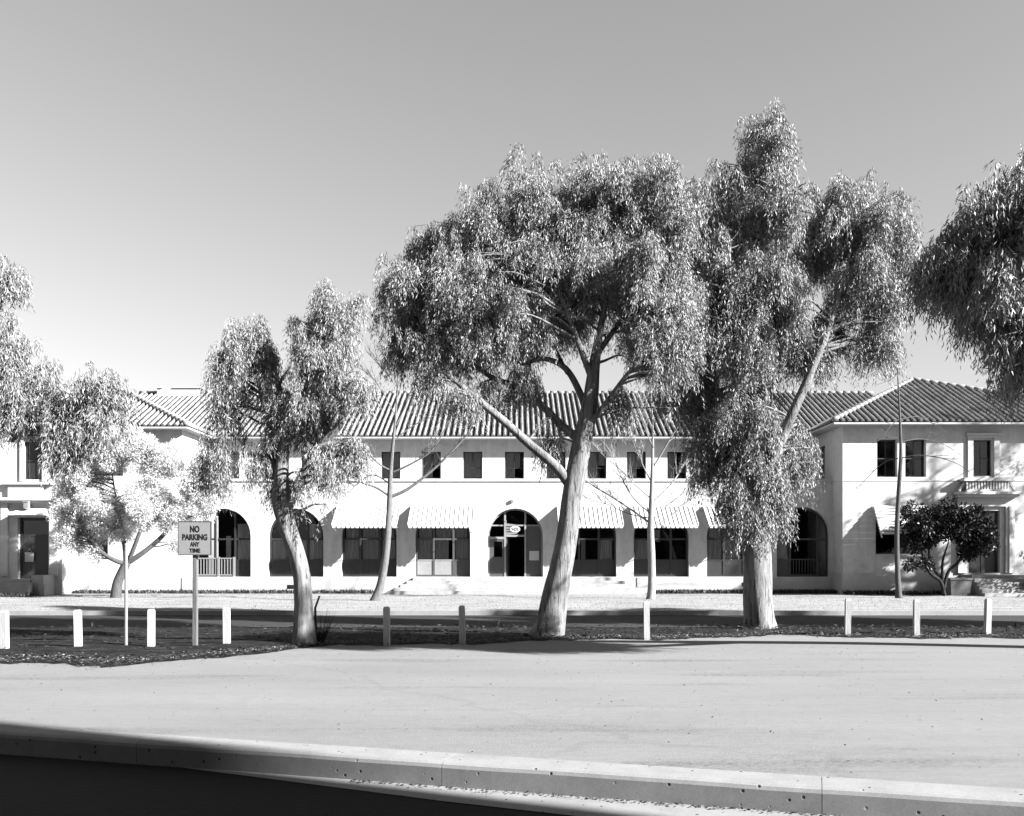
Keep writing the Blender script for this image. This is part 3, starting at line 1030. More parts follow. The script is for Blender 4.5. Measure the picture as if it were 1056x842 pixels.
# ---- roofs
def tiled(bt, bp, e0, u, v, nrm, ulen, vrange, pitch=0.31, course=0.42):
    """barrel tiles on a slope: e0 eave start, u along eave, v up the slope, vrange(u)->(v0,v1)"""
    n = int(ulen / pitch)
    for i in range(n):
        uc = (i + 0.5) * pitch
        v0, v1 = vrange(uc)
        if v1 - v0 < 0.15: continue
        jx = random.uniform(-.012, .012)
        s = v0 - .06
        while s < v1:
            e = min(s + course + .06, v1 + .05)
            r0 = 0.084 * random.uniform(.95, 1.05); r1 = r0 - .007
            j2 = jx + random.uniform(-.007, .007)
            ring = []
            for (vv, r, lift) in ((s, r0, .038), (e, r1, .024)):
                c = e0 + u * (uc + j2) + v * vv + nrm * lift
                ring.append([c + u * (-r) - nrm * .02, c + u * (-r * .75) + nrm * r * .62, c + nrm * r * 1.0, c + u * (r * .75) + nrm * r * .62, c + u * r - nrm * .02])
            i0 = bt.vs(ring[0]); i1 = bt.vs(ring[1])
            for k in range(4):
                bt.f.append((i0 + k, i0 + k + 1, i1 + k + 1, i1 + k))
            bt.f.append((i0 + 4, i0 + 3, i0 + 2, i0 + 1, i0))
            s += course


def ridge_line(b, p, q, r=.125):
    p, q = Vector(p), Vector(q)
    L = (q - p).length
    n = max(2, int(L / .45))
    d = (q - p) / n
    for i in range(n):
        a = p + d * i; c = p + d * (i + 1.08)
        b.tube([a, c], [r * random.uniform(.97, 1.06), r * .85], 8)


def roof(name, faces, ridges, fascia, soff):
    """faces: list of (corner points CCW starting with the two eave points)"""
    bt, bp = MB(), MB()
    for pts in faces:
        pts = [Vector(p) for p in pts]
        e0, e1 = pts[0], pts[1]
        u = (e1 - e0); ulen = u.length; u = u.normalized()
        # normal
        nrm = (pts[1] - pts[0]).cross(pts[2] - pts[0]).normalized()
        if nrm.z < 0: nrm = -nrm
        v = nrm.cross(u)
        if v.z < 0: v = -v
        poly2 = [((p - e0).dot(u), (p - e0).dot(v)) for p in pts]

        def vr(uc, poly2=poly2):
            ys_ = []
            m = len(poly2)
            for k in range(m):
                (a0, b0), (a1, b1) = poly2[k], poly2[(k + 1) % m]
                if (a0 - uc) * (a1 - uc) <= 0 and abs(a0 - a1) > 1e-6:
                    ys_.append(b0 + (b1 - b0) * (uc - a0) / (a1 - a0))
            if len(ys_) < 2: return (0, 0)
            return (min(ys_), max(ys_))
        tiled(bt, bp, e0, u, v, nrm, ulen, vr)
        bp.poly(pts)
    rf = bt.build(name, 'clay_tile', bld)
    bp.build('roof_deck', 'pan_tile', rf)
    b = MB()
    for r_ in ridges:
        ridge_line(b, *r_)
    b.build('ridge_tiles', 'ridge_tile', rf, smooth=True)
    b = MB()
    for (p, q) in fascia:
        p, q = Vector(p), Vector(q)
        b.bar(p - Vector((0, 0, .10)), q - Vector((0, 0, .10)), .07, .09)
    if fascia: b.build('fascia', 'soffit', rf)
    b = MB()
    for s_ in soff:
        b.poly(s_)
    if soff: b.build('soffit', 'soffit', rf)


ov = .75
ye, yr, zr = YU - ov, 59.6, 11.85
z0 = EAVE + .05
ya_ = YA - .6
x0, x1 = -24.0, 21.9
roof('main_roof', [[(x0, ye, z0), (x1, ye, z0), (x1, yr, zr), (x0, yr, zr)], [(x1, 2 * yr - ye, z0), (x0, 2 * yr - ye, z0), (x0, yr, zr), (x1, yr, zr)]],
     [((x0, yr, zr + .06), (x1, yr, zr + .06))], [((XL, ye, z0), (XR - .6, ye, z0))],
     [[(XL, ye, z0 - .15), (XR, ye, z0 - .15), (XR, YU + .01, z0 - .15), (XL, YU + .01, z0 - .15)]])
# right wing roof
yw = YW - .65
xe = XR - .65
ap = (xe + 6.4, yw + 6.4, 11.47); apb = (ap[0], 62.0, 11.47)
xe2 = RW1 + .65
roof('wing_roof', [[(xe, yw, z0), (xe2, yw, z0), ap], [(xe, 64, z0), (xe, yw, z0), ap, (ap[0], 64, ap[2])],
                   [(xe2, yw, z0), (xe2, 64, z0), (ap[0], 64, ap[2]), ap]],
     [((xe, yw, z0 + .08), (ap[0], ap[1], ap[2] + .08)), ((xe2, yw, z0 + .08), (ap[0], ap[1], ap[2] + .08)), (ap, apb)],
     [((xe, yw, z0), (xe2, yw, z0)), ((xe, yw + .05, z0), (xe, ye + .5, z0))],
     [[(xe, yw, z0 - .15), (xe2, yw, z0 - .15), (xe2, YW + .01, z0 - .15), (xe, YW + .01, z0 - .15)],
      [(xe, YW + .01, z0 - .15), (XR + .01, YW + .01, z0 - .15), (XR + .01, YU, z0 - .15), (xe, YU, z0 - .15)]])
# left wing roof
xr_ = XL + .45
apl = (xr_ - 6.4, ya_ + 6.4, 11.47)
xl_ = xr_ - 12.8
roof('wing_roof', [[(xl_, ya_, z0), (xr_, ya_, z0), apl], [(xr_, ya_, z0), (xr_, 62, z0), (apl[0], 62, apl[2]), apl]],
     [((xr_, ya_, z0 + .08), (apl[0], apl[1], apl[2] + .08)), ((xl_, ya_, z0 + .08), (apl[0], apl[1], apl[2] + .08)), (apl, (apl[0], 62, apl[2]))],
     [((BX1 + .6, ya_, z0), (xr_, ya_, z0)), ((xr_, ya_ + .05, z0), (xr_, ye, z0))],
     [[(xl_, ya_, z0 - .15), (xr_, ya_, z0 - .15), (xr_, YA + .01, z0 - .15), (xl_, YA + .01, z0 - .15)],
      [(XL, YA + .01, z0 - .15), (xr_, YA + .01, z0 - .15), (xr_, YU, z0 - .15), (XL, YU, z0 - .15)]])
# entrance bay roof (lower hip, butting into the left wing's roof)
yb = YW - .6
xb1 = BX1 + .6; xb0 = BX0 - .6
hh = 2.6
roof('bay_roof', [[(xb0, yb, z0 + .02), (xb1, yb, z0 + .02), (xb1 - hh * 2, yb + hh * 2, z0 + hh), (xb0 + 3, yb + hh * 2, z0 + hh)],
                  [(xb1, yb, z0 + .02), (xb1, yb + 5, z0 + .02), (xb1 - hh * 2, yb + hh * 2, z0 + hh)]],
     [((xb1, yb, z0 + .09), (xb1 - hh * 2, yb + hh * 2, z0 + hh + .08))],
     [((xb0, yb, z0), (xb1, yb, z0))],
     [[(xb0, yb, z0 - .152), (xb1, yb, z0 - .152), (xb1, YW + .01, z0 - .152), (xb0, YW + .01, z0 - .152)]])
# low white boxes on the ridge
b = MB()
b.box(-21.9, -19.4, yr - .4, yr + .4, zr - .3, zr + .3); b.box(-21.95, -21.5, yr - .5, yr + .5, zr + .3, zr + .42)
b.box(-20.9, -19.2, yr - .5, yr + .5, zr + .3, zr + .36)
b.build('roof_vent', 'white_metal', bld)

# ------------------------------------------------------------------ vegetation
SINK = []


def leaf_quads(P, axis, wid, L, Wd):
    """diamond-ish leaf as a quad: base, side, tip, side. all arrays (n,3)"""
    n = len(P)
    base = P
    tip = P + axis * L[:, None]
    mid = P + axis * (L * 0.45)[:, None]
    s = wid * (Wd / 2)[:, None]
    out = np.empty((n, 4, 3))
    out[:, 0] = base; out[:, 1] = mid + s; out[:, 2] = tip; out[:, 3] = mid - s
    return out.reshape(-1, 3)


def norm(a):
    return a / np.maximum(np.linalg.norm(a, axis=1, keepdims=True), 1e-9)


def droop_crown(centres, radii, strands, leaves, slen=(0.5, 1.1), llen=(0.09, 0.15), lw=(0.014, 0.022), up=0.25, zflat=1.9):
    """hanging strands of narrow leaves round each clump centre"""
    out = []
    for c, r in zip(centres, radii):
        ns = max(3, int(strands * (r / 0.5) ** 2))
        d = norm(rng.normal(size=(ns, 3)))
        d[:, 2] = np.abs(d[:, 2]) * 0.9 - 0.25
        rad = r * rng.uniform(0.0, 1.0, ns) ** 0.8
        start = c + d * rad[:, None] * np.array([1, 1, zflat])
        out_dir = norm(d * np.array([1, 1, 0.3]) + rng.normal(size=(ns, 3)) * 0.35 + np.array([0, 0, up]))
        Ls = rng.uniform(slen[0], slen[1], ns)
        nl = leaves
        t = (np.arange(nl)[None, :] + rng.uniform(0, 1, (ns, nl))) / nl
        # strand path: leaves outward then falls
        pos = start[:, None, :] + out_dir[:, None, :] * (Ls[:, None, None] * 0.26 * (t ** 0.7)[:, :, None])
        pos[:, :, 2] -= Ls[:, None] * 0.9 * t ** 1.3
        pos += rng.normal(size=pos.shape) * 0.035
        P = pos.reshape(-1, 3)
        m = len(P)
        ax = norm(np.array([0, 0, -1.0]) + rng.normal(size=(m, 3)) * 0.34 + np.repeat(out_dir, nl, axis=0) * 0.25)
        sd = norm(np.cross(ax, rng.normal(size=(m, 3))))
        out.append(leaf_quads(P, ax, sd, rng.uniform(*llen, m), rng.uniform(*lw, m)))
    return np.concatenate(out)


def round_crown(centres, radii, per, llen=(0.05, 0.1), lw=(0.03, 0.06)):
    out = []
    for c, r in zip(centres, radii):
        m = max(5, int(per * (r / 0.4) ** 2))
        d = norm(rng.normal(size=(m, 3)))
        P = c + d * (r * rng.uniform(0.1, 1, m) ** 0.5)[:, None]
        ax = norm(d + rng.normal(size=(m, 3)) * 0.8)
        sd = norm(np.cross(ax, rng.normal(size=(m, 3))))
        out.append(leaf_quads(P, ax, sd, rng.uniform(*llen, m), rng.uniform(*lw, m)))
    return np.concatenate(out)


def clumps(blobs, D, rc=(0.3, 0.6), dens=1.0, shell=0.3, wisps=0):
    """blobs: (px, py, rx_px, rz_px, depth offset, depth radius[, weight]) -> clump centres and radii"""
    C_, R_ = [], []
    for bl in blobs:
        px, py, rx, rz, dy, ry = bl[:6]
        wgt = bl[6] if len(bl) > 6 else 1.0
        c = W(px, py, D + dy)
        sx, sz = rx / FPX * (D + dy), rz / FPX * (D + dy)
        n = max(2, int(dens * wgt * 5.2 * (sx * sz + 0.5 * ry * (sx + sz)) / 0.75))
        for _ in range(n):
            d = rng.normal(size=3); d /= np.linalg.norm(d)
            rad = rng.uniform(shell, 0.93)
            r = rng.uniform(*rc)
            p = np.array(c) + d * np.array([max(sx - r * .6, .05), max(ry - r * .5, .05), max(sz - r * .6, .05)]) * rad
            C_.append(p); R_.append(r)
    if wisps:
        for bl in blobs:
            px, py, rx, rz, dy, ry = bl[:6]
            c = W(px, py, D + dy)
            sx, sz = rx / FPX * (D + dy), rz / FPX * (D + dy)
            for _ in range(int(wisps * (sx + sz) * 6)):
                d = rng.normal(size=3); d /= np.linalg.norm(d)
                d[2] = abs(d[2]) if rng.uniform() < .6 else d[2]
                C_.append(np.array(c) + d * np.array([sx, ry, sz]) * rng.uniform(.92, 1.12)); R_.append(rng.uniform(.06, .14))
    return np.array(C_), np.array(R_)


def limb_pts(spec, D, base=None):
    """spec: list of (px, py, dy, radius)"""
    pts = [W(px, py, D + dy) for px, py, dy, r in spec]
    rad = [s[3] for s in spec]
    return smooth_path(pts, 6), smooth_vals(rad, 6)


def twigs_to_clumps(centres, limbs, b, every=1, r0=0.03, seed=1):
    """thin branches from the nearest limb point to each clump"""
    allp = []
    for pts, rad in limbs:
        for p, r in zip(pts, rad):
            allp.append((p.x, p.y, p.z, r))
    A = np.array(allp)
    rr = random.Random(seed)
    for i, c in enumerate(centres):
        if i % every: continue
        d = A[:, :3] - c
        dist = np.linalg.norm(d, axis=1) + np.maximum(0, A[:, 2] - c[2] + 0.2) * 1.2
        k = int(np.argmin(dist))
        p = Vector(A[k, :3]); q = Vector(c)
        L = (q - p).length
        if L > 7.5 or L < 0.1: continue
        m1 = p.lerp(q, .35) + Vector((rr.uniform(-.12, .12), rr.uniform(-.12, .12), rr.uniform(0.0, .22))) * L * .5
        m2 = p.lerp(q, .7) + Vector((rr.uniform(-.1, .1), rr.uniform(-.1, .1), rr.uniform(.05, .25))) * L * .5
        ra = min(A[k, 3] * .6, r0 + .012 * L)
        b.tube(smooth_path([p, m1, m2, q], 3), smooth_vals([ra, ra * .75, ra * .5, .006], 3), 5, cap=False)


def eucalyptus(label, base, D, trunk, limbs, blobs, strands=26, leaves=15, rc=(0.3, 0.6), dens=1.0, group='eucalyptus trees in a row along the road', every=1, name='eucalyptus_tree', **kw):
    g = W(base[0], base[1], D); g.z = 0
    t = thing(name, g, label, 'tree', group)
    tp, tr = limb_pts(trunk, D)
    b = MB(); b.tube(tp, tr, 18, wob=.07, seed=int(base[0]), flare=7)
    b.build('trunk', 'eucalyptus_bark', t, smooth=True)
    L = [(tp, tr)]
    for i, sp in enumerate(limbs):
        lp_, lr_ = limb_pts(sp, D); lr_ = [q * .82 for q in lr_]
        L.append((lp_, lr_))
        b = MB(); b.tube(lp_, lr_, 10, wob=.06, seed=i + 3)
        b.build('limb', 'eucalyptus_bark', t, smooth=True)
    C_, R_ = clumps(blobs, D, rc, dens, wisps=1.0)
    b = MB()
    upper = [(p[len(p) // 2:] if k == 0 else p, r[len(r) // 2:] if k == 0 else r) for k, (p, r) in enumerate(L)]
    twigs_to_clumps(C_, upper, b, every)
    if b.f: b.build('branches', 'eucalyptus_bark', t, smooth=True)
    v = droop_crown(C_, R_, strands, leaves, **kw)
    fast_mesh('crown', v, 4, 'eucalyptus_leaf', t)
    open('/tmp/cnt','a').write(label[:20] + f' {len(C_)} {len(v)//4}\n'); print(label[:30], 'clumps', len(C_), 'leaves', len(v) // 4)
    return t


# T1, the smaller tree behind the no-parking sign's right
eucalyptus('smallest roadside eucalyptus, two ragged crowns on a kinked trunk beside the no parking sign', (314, 665), 20.0,
           [(314, 669, 0, .25), (314, 645, 0, .21), (313, 620, 0, .19), (311, 595, 0, .185), (305, 570, 0, .18), (297, 545, 0, .18), (291, 520, 0, .19), (290, 495, 0, .15), (292, 460, 0, .11), (291, 425, 0, .08), (286, 390, .1, .05)],
           [[(294, 530, 0, .14), (305, 505, -.1, .12), (318, 480, -.2, .11), (335, 455, -.2, .1), (352, 435, -.3, .085), (350, 400, -.3, .05), (345, 350, -.2, .02)],
            [(291, 505, 0, .1), (283, 480, .2, .09), (278, 440, .2, .07), (268, 400, .3, .05), (258, 360, .3, .02)],
            [(291, 470, 0, .07), (305, 430, .3, .06), (318, 390, .4, .045), (330, 345, .4, .02)],
            [(283, 480, .2, .05), (262, 470, 0, .04), (240, 468, -.1, .03), (222, 478, -.1, .015)]],
           [(345, 318, 27, 38, -.1, .7), (338, 372, 42, 38, -.1, 1.0), (322, 350, 22, 25, .4, .6), (372, 405, 16, 20, -.3, .5), (254, 345, 22, 24, .3, .6), (246, 382, 28, 36, .2, .8), (270, 370, 16, 18, .4, .4),
            (233, 420, 18, 28, 0, .5), (290, 420, 22, 40, 0, .8), (320, 430, 28, 35, 0, .8), (222, 482, 22, 34, -.1, .6, 1.1), (270, 465, 20, 36, .2, .6, .8), (335, 485, 24, 36, -.2, .6, .7), (362, 468, 14, 18, -.3, .4, .6), (295, 500, 18, 26, .4, .4, .6)],
           strands=170, leaves=30, rc=(.15, .34), dens=1.35, slen=(.3, .8), llen=(.07, .12), lw=(.011, .018))

# T2, broad central tree
eucalyptus('broad domed eucalyptus, thick trunk leaning right in front of the steps', (567, 657), 22.0,
           [(563, 661, 0, .39), (567, 645, 0, .33), (572, 620, 0, .29), (578, 590, 0, .265), (584, 555, 0, .25), (589, 520, 0, .24), (594, 488, 0, .23), (600, 460, 0, .22), (606, 430, 0, .19), (610, 400, 0, .16), (614, 370, 0, .12), (620, 335, 0, .08), (628, 290, 0, .04)],
           [[(588, 500, 0, .17), (572, 480, -.1, .13), (548, 460, -.2, .12), (520, 435, -.3, .11), (490, 410, -.4, .09), (462, 385, -.5, .06), (440, 350, -.5, .025)],
            [(600, 455, 0, .14), (580, 440, .3, .12), (555, 415, .4, .1), (528, 398, .5, .085), (500, 385, .5, .06), (475, 360, .5, .03), (450, 320, .4, .015)],
            [(606, 430, 0, .12), (598, 405, .3, .1), (583, 380, .4, .085), (560, 370, .5, .07), (535, 375, .5, .04), (515, 350, .6, .02)],
            [(612, 395, 0, .1), (595, 350, -.3, .08), (575, 300, -.4, .06), (555, 250, -.4, .03), (545, 215, -.4, .012)],
            [(616, 365, 0, .09), (640, 330, .3, .07), (660, 290, .4, .05), (672, 240, .4, .025)],
            [(605, 440, 0, .09), (622, 420, -.3, .08), (648, 385, -.5, .06), (680, 350, -.6, .04), (705, 320, -.6, .02)],
            [(585, 385, .4, .06), (560, 340, .8, .05), (520, 290, .9, .035), (490, 250, .9, .015)]],
           [(585, 235, 40, 45, 0, 1.4), (510, 320, 60, 40, 0, 1.6), (690, 290, 35, 50, .2, 1.2), (460, 275, 34, 36, 0, 1.2), (425, 300, 40, 50, -.3, 1.3), (412, 350, 26, 32, -.3, .9), (440, 250, 22, 18, 0, .7), (500, 235, 40, 44, .1, 1.5), (550, 203, 45, 40, 0, 1.5), (622, 202, 45, 40, 0, 1.4), (664, 205, 45, 42, 0, 1.3), (700, 235, 32, 45, .2, 1.1),
            (475, 300, 45, 45, .1, 1.8), (535, 285, 55, 50, .1, 2.1), (600, 280, 55, 50, 0, 2.0), (660, 290, 50, 50, 0, 1.8), (470, 355, 48, 28, 0, 1.6), (530, 345, 42, 25, .2, 1.5, .8), (585, 335, 35, 22, .2, 1.2, .7),
            (700, 320, 32, 55, -.3, 1.2), (660, 355, 30, 40, -.3, .9, .8), (690, 385, 22, 35, -.5, .6, .7), (440, 392, 20, 14, -.4, .4, .8), (478, 410, 20, 14, -.4, .4, .8), (568, 455, 13, 28, .3, .3, .9), (640, 420, 12, 20, -.2, .3, .6), (507, 400, 14, 14, .4, .3, .7), (540, 395, 18, 16, .4, .3, .5)],
           strands=150, leaves=29, rc=(.14, .44), dens=1.0, slen=(.3, .85), llen=(.07, .13), lw=(.012, .019))

# T3, tallest tree
eucalyptus('tallest roadside eucalyptus, straight thick pale trunk and long drooping crown hanging to head height', (783, 648), 24.7,
           [(783, 652, 0, .46), (783, 640, 0, .40), (782, 615, 0, .36), (781, 585, 0, .34), (779, 555, 0, .33), (778, 525, 0, .31), (780, 490, 0, .28), (784, 450, 0, .24), (788, 410, 0, .2), (792, 360, 0, .16), (797, 300, 0, .12), (802, 240, 0, .08), (800, 180, 0, .03)],
           [[(784, 500, 0, .2), (800, 465, -.3, .17), (818, 425, -.5, .15), (836, 385, -.6, .13), (852, 345, -.6, .11), (864, 308, -.6, .09), (876, 265, -.5, .05), (888, 215, -.4, .02)],
            [(778, 520, 0, .18), (762, 490, .2, .15), (748, 455, .3, .13), (740, 420, .4, .11), (738, 375, .4, .08), (735, 320, .4, .05), (738, 250, .4, .02)],
            [(790, 400, 0, .1), (770, 360, -.5, .09), (755, 310, -.7, .06), (752, 250, -.7, .03)],
            [(860, 318, -.6, .06), (885, 300, -.6, .05), (908, 285, -.5, .03), (925, 290, -.4, .015)],
            [(795, 330, 0, .08), (820, 290, .4, .07), (838, 240, .5, .04), (845, 210, .5, .02)]],
           [(712, 300, 30, 60, .2, 1.2), (705, 220, 26, 34, .3, .9), (760, 300, 34, 60, .2, 1.3), (928, 260, 16, 40, -.3, .6), (690, 390, 20, 40, .2, .6, .8), (797, 145, 34, 38, 0, .9), (775, 175, 26, 26, .3, .6), (742, 210, 36, 40, .2, 1.2), (795, 215, 42, 40, 0, 1.4), (868, 210, 36, 36, -.3, 1.1), (905, 235, 30, 42, -.3, 1.0), (845, 250, 36, 40, .2, 1.4),
            (735, 275, 42, 48, .3, 1.5), (790, 285, 45, 55, 0, 1.6), (880, 280, 38, 42, -.4, 1.2), (915, 300, 22, 50, -.3, .7), (905, 355, 24, 32, -.3, .6, .9), (722, 340, 30, 48, .3, 1.0), (765, 360, 38, 50, 0, 1.3), (820, 340, 36, 50, -.2, 1.2),
            (855, 335, 16, 36, .2, .6, .8), (725, 405, 24, 40, .6, .7), (770, 425, 38, 45, .6, .9), (805, 450, 34, 36, .7, .8), (740, 455, 26, 38, .5, .7), (785, 488, 42, 34, .5, .9), (822, 465, 18, 40, .5, .6, .7), (728, 480, 14, 34, .3, .4, .7), (765, 525, 22, 20, .2, .4, .7), (800, 520, 20, 20, -.3, .3, .5), (715, 460, 12, 40, 0, .4, .6), (764, 500, 26, 30, -.2, .4, .8), (792, 492, 26, 32, -.2, .4, .8), (745, 430, 22, 30, -.4, .4, .8), (782, 440, 28, 44, -.4, .5, .9), (772, 535, 18, 12, -.3, .3, .7), (846, 360, 10, 30, -.2, .3, .6)],
           strands=125, leaves=31, rc=(.15, .46), dens=.98, slen=(.4, 1.15), llen=(.08, .14), lw=(.013, .02))

# T4, at the right edge, trunk outside the frame
eucalyptus('dark eucalyptus crown reaching in from the right edge over the tiled roof', (1240, 676), 15.4,
           [(1240, 676, 3.0, .38), (1238, 600, 2.9, .33), (1232, 500, 2.4, .3), (1225, 420, 1.6, .26), (1210, 340, .8, .2), (1190, 270, 0, .15), (1170, 200, 0, .08), (1160, 130, 0, .03)],
           [[(1226, 440, 1.7, .18), (1190, 380, 0, .14), (1130, 330, 0, .11), (1070, 300, 0, .07), (1010, 280, 0, .03)],
            [(1212, 350, .9, .12), (1160, 280, -.3, .1), (1100, 230, -.3, .07), (1050, 200, -.2, .03)]],
           [(1005, 235, 40, 38, 0, 1.2), (985, 285, 36, 30, 0, 1.0), (1015, 300, 45, 38, 0, 1.4), (1048, 190, 26, 36, 0, 1.1), (1050, 250, 40, 50, 0, 1.6), (1040, 340, 34, 32, 0, 1.0), (1050, 385, 16, 24, 0, .5), (962, 272, 18, 26, 0, .5, .8), (1100, 230, 60, 90, 0, 2.0), (1105, 340, 50, 60, 0, 1.6), (1180, 220, 70, 100, 0, 2.2), (1190, 350, 60, 60, 0, 1.8), (1260, 260, 70, 90, 0, 2.0)],
           strands=110, leaves=22, rc=(.2, .42), dens=1.2, slen=(.35, .85))
# T5, at the left edge
eucalyptus('sunlit eucalyptus boughs drooping in from the left edge before the entrance bay', (-150, 665), 20.0,
           [(-150, 670, 0, .4), (-148, 600, 0, .33), (-140, 520, 0, .28), (-130, 440, 0, .22), (-115, 370, 0, .16), (-100, 300, 0, .1), (-90, 240, 0, .04)],
           [[(-135, 470, 0, .14), (-90, 420, 0, .09), (-30, 385, 0, .06), (30, 385, 0, .03), (75, 408, 0, .018), (110, 400, 0, .01)],
            [(-115, 370, 0, .1), (-60, 320, 0, .07), (-15, 290, 0, .03)]],
           [(8, 285, 15, 16, 0, .4, .8), (30, 410, 26, 34, 0, .8), (90, 395, 30, 22, 0, .6), (35, 380, 20, 26, .2, .6), (75, 450, 26, 22, 0, .5), (0, 350, 26, 26, 0, .6), (-25, 300, 30, 30, 0, .8), (18, 375, 24, 30, 0, .7), (10, 420, 32, 30, 0, .8), (-40, 380, 50, 60, 0, 1.3), (70, 420, 26, 16, 0, .5), (112, 405, 22, 24, 0, .5), (100, 440, 24, 24, 0, .5, .6), (60, 447, 18, 16, 0, .4, .8), (66, 470, 12, 14, 0, .3, .5), (-90, 280, 60, 70, 0, 1.5), (-120, 390, 60, 70, 0, 1.6)],
           strands=130, leaves=24, rc=(.15, .34), dens=.85, slen=(.3, .75))


# trees that stand outside the frame and only shade the place
def shade_tree(label, x, y, h, blobs, fine=1.0, cat='tree'):
    t = thing('eucalyptus_tree', (x, y, 0), label, 'tree')
    b = MB(); pts = smooth_path([(x, y, -.1), (x + .1, y, h * .3), (x - .2, y + .1, h * .6), (x, y, h * .9)], 5)
    b.tube(pts, smooth_vals([.42, .3, .2, .04], 5), 10, wob=.05)
    b.build('trunk', 'eucalyptus_bark', t, smooth=True)
    C_, R_ = [], []
    for (bx, by, bz, r, n) in blobs:
        for _ in range(n):
            d = rng.normal(size=3); d /= np.linalg.norm(d)
            C_.append(np.array([x + bx, y + by, bz]) + d * r * rng.uniform(.4, 1)); R_.append(rng.uniform(.35, .65) * fine)
    C_ = np.array(C_); R_ = np.array(R_)
    b = MB(); twigs_to_clumps(C_, [(pts[4:], smooth_vals([.42, .3, .2, .04], 5)[4:])], b, 1, .04)
    b.build('branches', 'eucalyptus_bark', t, smooth=True)
    v = droop_crown(C_, R_, 22, 11, slen=(.5, 1.0), llen=(.2, .3), lw=(.04, .06))
    fast_mesh('crown', v, 4, 'eucalyptus_leaf', t)


shade_tree('eucalyptus beyond the right edge by the roadside, next after the dark one', 20.5, 22.8, 12, [(0, 0, 9.5, 2.8, 60), (-1, 0, 6.5, 2.4, 50)])
shade_tree('eucalyptus beyond the right edge by the roadside, second after the dark one', 27.5, 21.5, 14, [(0, 0, 11.5, 3.2, 64), (0, 0, 8, 2.6, 44)])
shade_tree('low eucalyptus beyond the right edge on the verge by the road', 19.0, 25.6, 8, [(0, 0, 5.5, 2.2, 50), (0, 0, 3.2, 1.7, 30)])
shade_tree('tall eucalyptus on the lawn beyond the right edge of the frame', 31.5, 42.0, 13, [(0, 0, 10.6, 2.8, 20), (-.5, 0, 7.2, 2.8, 18), (0, 0, 4.4, 1.6, 6)], fine=.55)
shade_tree('tallest eucalyptus far right on the lawn beyond the frame', 39.0, 38.8, 18, [(0, 0, 15.5, 3.6, 24), (0, 0, 11, 3.4, 22)], fine=.55)
shade_tree('second tall eucalyptus farther right on the lawn beyond the frame', 46.0, 36.5, 21, [(0, 0, 18, 3.4, 16), (-1, 0, 13.5, 3.4, 18)], fine=.55)


# ---- small pale tree in front of the left wing
D5 = 43.0
t = thing('flowering_tree', W(120, 617, D5) * 1.0, 'small spreading tree with bright pale foliage in front of the left wing', 'tree')
b = MB(); tp, tr = limb_pts([(119, 618, 0, .26), (121, 602, 0, .22), (126, 590, 0, .2), (131, 580, 0, .18)], D5); b.tube(tp, tr, 10, .06)
b.build('trunk', 'grey_bark', t, smooth=True)
L = [(tp, tr)]
for sp in ([(130, 582, 0, .12), (118, 578, -.2, .1), (105, 570, -.3, .09), (95, 558, -.4, .07), (80, 545, -.4, .05), (65, 535, -.3, .02)],
           [(131, 581, 0, .13), (145, 572, 0, .11), (160, 560, .1, .1), (172, 548, .1, .09), (186, 530, .1, .06), (196, 505, .1, .03)],
           [(130, 580, 0, .12), (128, 560, .2, .1), (124, 535, .3, .08), (118, 505, .3, .04), (115, 480, .3, .02)],
           [(133, 578, 0, .1), (142, 555, -.2, .09), (152, 525, -.3, .06), (160, 495, -.3, .03), (165, 465, -.3, .015)]):
    a_, r_ = limb_pts(sp, D5); L.append((a_, r_))
    b = MB(); b.tube(a_, r_, 8, .05); b.build('limb', 'grey_bark', t, smooth=True)
blobs = [(72, 562, 20, 16, 0, .9, .8), (98, 572, 16, 10, -.4, .6, .6), (68, 520, 20, 26, 0, .9), (210, 495, 24, 30, 0, 1.0), (130, 550, 24, 16, 0, .9, .5), (85, 500, 36, 36, 0, 1.4), (110, 475, 34, 26, 0, 1.4), (140, 462, 38, 26, 0, 1.5), (165, 475, 35, 28, 0, 1.5), (200, 490, 26, 30, 0, 1.2), (75, 545, 24, 24, 0, 1.0, .8), (110, 525, 35, 30, 0, 1.6), (155, 520, 35, 32, 0, 1.6), (190, 530, 28, 26, 0, 1.2, .8), (100, 560, 20, 18, 0, .8, .5), (185, 560, 16, 12, 0, .6, .4), (215, 520, 16, 22, 0, .8, .6)]
C_, R_ = clumps(blobs, D5, (.25, .5), 1.15, .25)
b = MB(); twigs_to_clumps(C_, L, b, 1, .02); b.build('branches', 'grey_bark', t, smooth=True)
fast_mesh('crown', round_crown(C_, R_, 620, (.06, .12), (.025, .05)), 4, 'pale_leaf', t)

# ---- dark glossy tree before the right wing
D6 = 45.0
t = thing('broadleaf_tree', W(972, 612, D6), 'low dark broad-leaved tree with several crooked stems before the right wing door', 'tree')
L = []
for i, sp in enumerate(([(974, 615, 0, .1), (970, 600, 0, .09), (960, 592, 0, .08), (953, 580, 0, .06), (949, 560, 0, .04)],
                        [(972, 612, 0, .09), (972, 600, .1, .08), (962, 585, .1, .07), (958, 572, .2, .05), (960, 555, .2, .03)],
                        [(973, 608, 0, .09), (978, 590, 0, .08), (988, 580, 0, .07), (994, 568, .1, .05), (995, 550, .1, .03)],
                        [(972, 600, 0, .07), (972, 580, .1, .06), (978, 560, .1, .03)])):
    a_, r_ = limb_pts(sp, D6); L.append((a_, r_))
    b = MB(); b.tube(a_, r_, 8, .05); b.build('trunk' if i == 0 else 'stem', 'dark_bark', t, smooth=True)
